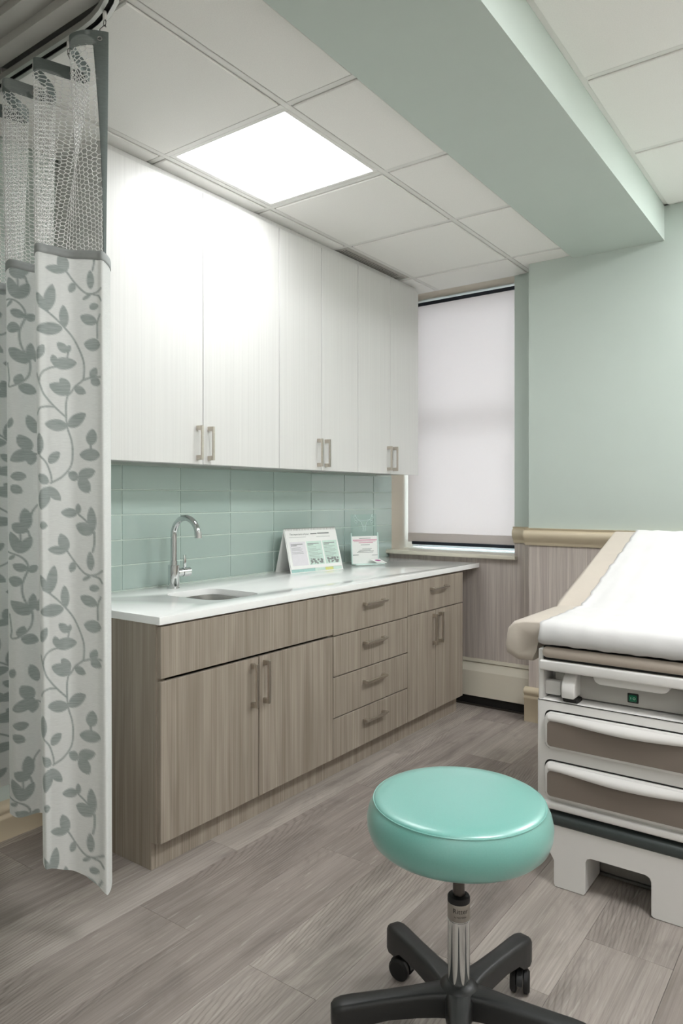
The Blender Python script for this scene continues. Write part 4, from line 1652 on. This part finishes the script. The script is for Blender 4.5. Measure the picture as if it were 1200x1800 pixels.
def pattern(a, b):
    b = np.mod(b, PERIOD)
    cov = np.zeros_like(a)
    for ax_, ay_, bx_, by_, hw in leaves:
        dx, dy = bx_ - ax_, by_ - ay_
        ln = math.hypot(dx, dy)
        lo_, hi_ = min(ay_, by_) - hw - 2, max(ay_, by_) + hw + 2
        for sh in (-PERIOD, 0.0, PERIOD):
            if hi_ + sh < 0 or lo_ + sh > PERIOD:
                continue
            msk = (np.abs(a - (ax_ + bx_) / 2) < ln / 2 + hw + 2) & (b > lo_ + sh) & (b < hi_ + sh)
            if not msk.any():
                continue
            X, Y = a[msk] - ax_, b[msk] - ay_ - sh
            tt = (X * dx + Y * dy) / ln
            ss = np.abs(X * dy - Y * dx) / ln
            u_ = np.clip(tt / ln, 0, 1)
            hgt = hw * 0.98 * np.power(np.maximum(np.sin(PI * np.power(u_, 0.9)), 0), 0.62)
            sd = np.maximum(ss - hgt, np.maximum(-tt, tt - ln))
            cov[msk] = np.maximum(cov[msk], np.clip(0.5 - sd / 1.8, 0, 1))
    for pl in vines:
        # smooth the polyline a little
        P_ = np.array(pl, float)
        if len(P_) > 2:
            tt = np.arange(len(P_), dtype=float)
            P_ = smooth_interp(np.linspace(0, len(P_) - 1, (len(P_) - 1) * 5 + 1), tt, P_)
        for (x0, y0), (x1, y1) in zip(P_[:-1], P_[1:]):
            for sh in (-PERIOD, 0.0, PERIOD):
                msk = (a > min(x0, x1) - 4) & (a < max(x0, x1) + 4) & (b > min(y0, y1) + sh - 4) & (b < max(y0, y1) + sh + 4)
                if not msk.any():
                    continue
                X, Y = a[msk] - x0, b[msk] - y0 - sh
                dx, dy = x1 - x0, y1 - y0
                u_ = np.clip((X * dx + Y * dy) / max(dx * dx + dy * dy, 1e-9), 0, 1)
                sd = np.hypot(X - u_ * dx, Y - u_ * dy) - 1.7
                cov[msk] = np.maximum(cov[msk], np.clip(0.5 - sd / 1.6, 0, 1))
    return cov


def np_surface(name, a1, rows_z, mat, parent, printed=True, invert=False):
    """rows_z: function row fraction -> z array per column; a1: columns"""
    nr, nc = rows_z.shape
    A_ = np.tile(a1[None, :], (nr, 1)).ravel()
    Z_ = rows_z.ravel()
    XY = curtain_xy(A_, Z_)
    org = ORG[parent.name]
    co = np.column_stack([XY, Z_]) - np.array(org)[None, :]
    idx = np.arange(nr * nc).reshape(nr, nc)
    quads = np.stack([idx[:-1, :-1], idx[:-1, 1:], idx[1:, 1:], idx[1:, :-1]], -1).reshape(-1, 4)
    me = bpy.data.meshes.new(name)
    me.vertices.add(len(co)); me.vertices.foreach_set('co', co.ravel())
    me.loops.add(quads.size); me.loops.foreach_set('vertex_index', quads.ravel())
    me.polygons.add(len(quads)); me.polygons.foreach_set('loop_start', np.arange(0, quads.size, 4))
    me.polygons.foreach_set('loop_total', np.full(len(quads), 4))
    me.polygons.foreach_set('use_smooth', np.ones(len(quads), bool))
    me.update()
    if printed:
        cv = pattern(A_, pat_b(Z_))
        ca_ = me.color_attributes.new('print', 'FLOAT_COLOR', 'POINT')
        arr = np.ones((len(cv), 4)); arr[:, :3] = cv[:, None]
        ca_.data.foreach_set('color', arr.ravel())
    me.materials.append(M[mat])
    me.validate()
    o = bpy.data.objects.new(name, me)
    COL.objects.link(o)
    o.parent = parent
    ORG[o.name] = org
    return o


cur = thing('privacy_curtain', 'leaf-print cubicle curtain with white net top hanging from the ceiling track', 'curtain', (0.62, 1.27, 0.16))
a1 = np.arange(-420, 150.1, 2.0)
nrow = 560
fr = np.linspace(0, 1, nrow)[:, None]
zt = tape_z(a1)[None, :]; zh = np.interp(a1, CA, CHZ)[None, :]
cl_ = np_surface('printed_cloth', a1, zt * (1 - fr) + zh * fr, 'curtain_cloth', cur)
# tape along the top of the cloth (two-sided thin band in front of and behind the cloth)
tz = tape_z(a1)[None, :]
fr2 = np.linspace(0, 1, 4)[:, None]
tp_ = np_surface('seam_tape', np.arange(-420, 150.1, 2.0), tz + 0.003 - 0.026 * fr2, 'tape_grey', cur, printed=False)
md = tp_.modifiers.new('thickness', 'SOLIDIFY'); md.thickness = 0.003; md.offset = 0
# heading
fr3 = np.linspace(0, 1, 26)[:, None]
ahd = np.arange(-420, 133.1, 1.5)
hd = np_surface('heading_band', ahd, 2.650 - 0.040 * fr3 + 0 * ahd[None, :], 'curtain_header_shaded', cur)
md = hd.modifiers.new('thickness', 'SOLIDIFY'); md.thickness = 0.002; md.offset = 0
# side hem beside the net
frs = np.linspace(0, 1, 160)[:, None]
wfun = 1.0 - 0.72 * frs
cols = np.linspace(0, 1, 12)[None, :]
As = 132 - 15 * wfun * (1 - cols)
Zs = 2.614 + (2.06 - 2.614) * frs + 0 * cols
nr, nc = As.shape
XY = curtain_xy(As.ravel(), Zs.ravel())
co = np.column_stack([XY, Zs.ravel()])
bm = bm_new()
lay = bm.verts.layers.float_color.new('print')
V = [bm.verts.new(p) for p in co]
cv = pattern(As.ravel(), pat_b(Zs.ravel()))
for v, c in zip(V, cv):
    v[lay] = (c, c, c, 1)
for i_ in range(nr - 1):
    for j in range(nc - 1):
        bm.faces.new((V[i_ * nc + j], V[i_ * nc + j + 1], V[(i_ + 1) * nc + j + 1], V[(i_ + 1) * nc + j]))
sh = obj('side_hem', bm, 'curtain_header_shaded', cur, smooth=True)
md = sh.modifiers.new('thickness', 'SOLIDIFY'); md.thickness = 0.002; md.offset = 0
# net: honeycomb of threads between heading and tape
aa = np.arange(-420, 130.1, 0.5)
zz = np.full_like(aa, 2.33)
q_ = curtain_xy(aa, zz)
arc = np.concatenate([[0], np.cumsum(np.hypot(*np.diff(q_, axis=0).T))])
HW, HH = 0.0205, 0.0122
cw_, tot = HW * 0.75, arc[-1]
ncx = int(tot / cw_)
segs = []
ztop, zbot = 2.612, 2.045
nrw = int((ztop - zbot) / HH)
for i_ in range(ncx):
    s0 = tot - i_ * cw_
    for j in range(nrw):
        zc_ = ztop - (j + (0.5 if i_ % 2 else 0.0)) * HH
        s_r, s_l = s0, s0 - HW * 0.5
        # flat-top cell: bottom edge, and two slanted edges at the left end
        segs.append(((s0, zc_), (s0 - HW * 0.5, zc_)))
        segs.append(((s0 - HW * 0.5, zc_), (s0 - HW * 0.75, zc_ + HH / 2)))
        segs.append(((s0 - HW * 0.5, zc_), (s0 - HW * 0.75, zc_ - HH / 2)))
S0 = np.array([s[0] for s in segs]); S1_ = np.array([s[1] for s in segs])
def net_pos(SZ):
    # uneven knots: every joint keeps one fixed small offset
    ks, kz = np.round(SZ[:, 0] * 4000), np.round(SZ[:, 1] * 4000)
    h1 = np.sin(ks * 12.9898 + kz * 78.233) * 43758.5453
    h2 = np.sin(ks * 39.346 + kz * 11.135) * 24634.6345
    js, jz = (h1 - np.floor(h1) - 0.5) * 0.0042, (h2 - np.floor(h2) - 0.5) * 0.0042
    a_ = np.interp(SZ[:, 0] + js, arc, aa)
    z_ = np.clip(SZ[:, 1] + jz, 2.04, 2.614)
    return np.column_stack([curtain_xy(a_, z_), z_]), a_
P0, A0 = net_pos(S0); P1, A1 = net_pos(S1_)
keep = (np.minimum(S0[:, 0], S1_[:, 0]) > 0.01) & (np.maximum(S0[:, 1], S1_[:, 1]) > tape_z(A0) - 0.012) & (np.maximum(A0, A1) < 133 - 15 * (1.0 - 0.72 * (2.614 - S0[:, 1]) / 0.554))
P0, P1 = P0[keep], P1[keep]
d_ = P1 - P0
L_ = np.linalg.norm(d_, axis=1); ok = L_ > 1e-4
P0, P1, d_, L_ = P0[ok], P1[ok], d_[ok], L_[ok]
d_ = d_ / L_[:, None]
refv = np.tile(np.array([[0.81, -0.58, 0.0]]), (len(d_), 1))
s_ = np.cross(d_, refv); s_ /= np.linalg.norm(s_, axis=1)[:, None]
u_ = np.cross(s_, d_)
TR = 0.0014
vv = []
for P_ in (P0, P1):
    for k in range(3):
        an = 2 * PI * k / 3
        vv.append(P_ + (s_ * math.cos(an) + u_ * math.sin(an)) * TR)
n_ = len(P0)
co = np.stack(vv, 1).reshape(-1, 3) - np.array(ORG[cur.name])[None, :]
bq = np.arange(n_)[:, None] * 6
quads = np.concatenate([np.concatenate([bq + k, bq + (k + 1) % 3, bq + 3 + (k + 1) % 3, bq + 3 + k], 1) for k in range(3)], 0)
me = bpy.data.meshes.new('net')
me.vertices.add(len(co)); me.vertices.foreach_set('co', co.ravel())
me.loops.add(quads.size); me.loops.foreach_set('vertex_index', quads.ravel())
me.polygons.add(len(quads)); me.polygons.foreach_set('loop_start', np.arange(0, quads.size, 4))
me.polygons.foreach_set('loop_total', np.full(len(quads), 4))
me.update(); me.validate()
me.materials.append(M['net_thread'])
o = bpy.data.objects.new('net', me)
COL.objects.link(o); o.parent = cur; o['kind'] = 'stuff'
# hooks and grommets at every pleat
for a_ in (122, 24, -98, -238, -378):
    xy = curtain_xy(np.array([float(a_)]), np.array([2.63]))[0]
    x, y = float(xy[0]), float(xy[1])
    near = min(tp, key=lambda p: (p[0] - x + 0.03) ** 2 + (p[1] - y) ** 2)
    gx, gy = near if a_ > 100 else (x, TY)
    zt_ = ZC - 0.0245
    bm = bm_new()
    mxx, myy = (x + gx) / 2, (y + gy) / 2
    tube(bm, [(x, y - 0.006, 2.628), (x, y + 0.001, 2.621), (x, y + 0.005, 2.630), (x, y, 2.655), (mxx, myy, 2.672), (gx, gy - 0.004, 2.684), (gx, gy + 0.002, 2.690), (gx, gy + 0.004, 2.684)], 0.0013, 6)
    tube(bm, [(gx + 0.0055 * math.cos(q), gy, 2.694 + 0.009 * math.sin(q)) for q in [2 * PI * k / 12 for k in range(13)]], 0.0013, 6)
    obj('hook', bm, 'dark_steel', cur, smooth=True)
    bm = bm_new()
    box(bm, gx - 0.005, gx + 0.005, gy - 0.005, gy + 0.005, 2.702, zt_ + 0.008, 0.002, 1)
    obj('glider', bm, 'white_plastic', cur)
    bm = bm_new()
    tang = curtain_xy(np.array([a_ - 2.0, a_ + 2.0]), np.array([2.63, 2.63]))
    tx_, ty_ = tang[1] - tang[0]
    tl_ = math.hypot(tx_, ty_)
    tx_, ty_ = tx_ / tl_, ty_ / tl_
    for off in (-0.002, 0.002):
        tube(bm, [(x + tx_ * 0.0055 * math.cos(q) + ty_ * off, y + ty_ * 0.0055 * math.cos(q) - tx_ * off, 2.628 + 0.0055 * math.sin(q)) for q in [2 * PI * k / 16 for k in range(17)]], 0.0016, 6)
    obj('grommet', bm, 'steel', cur, smooth=True)
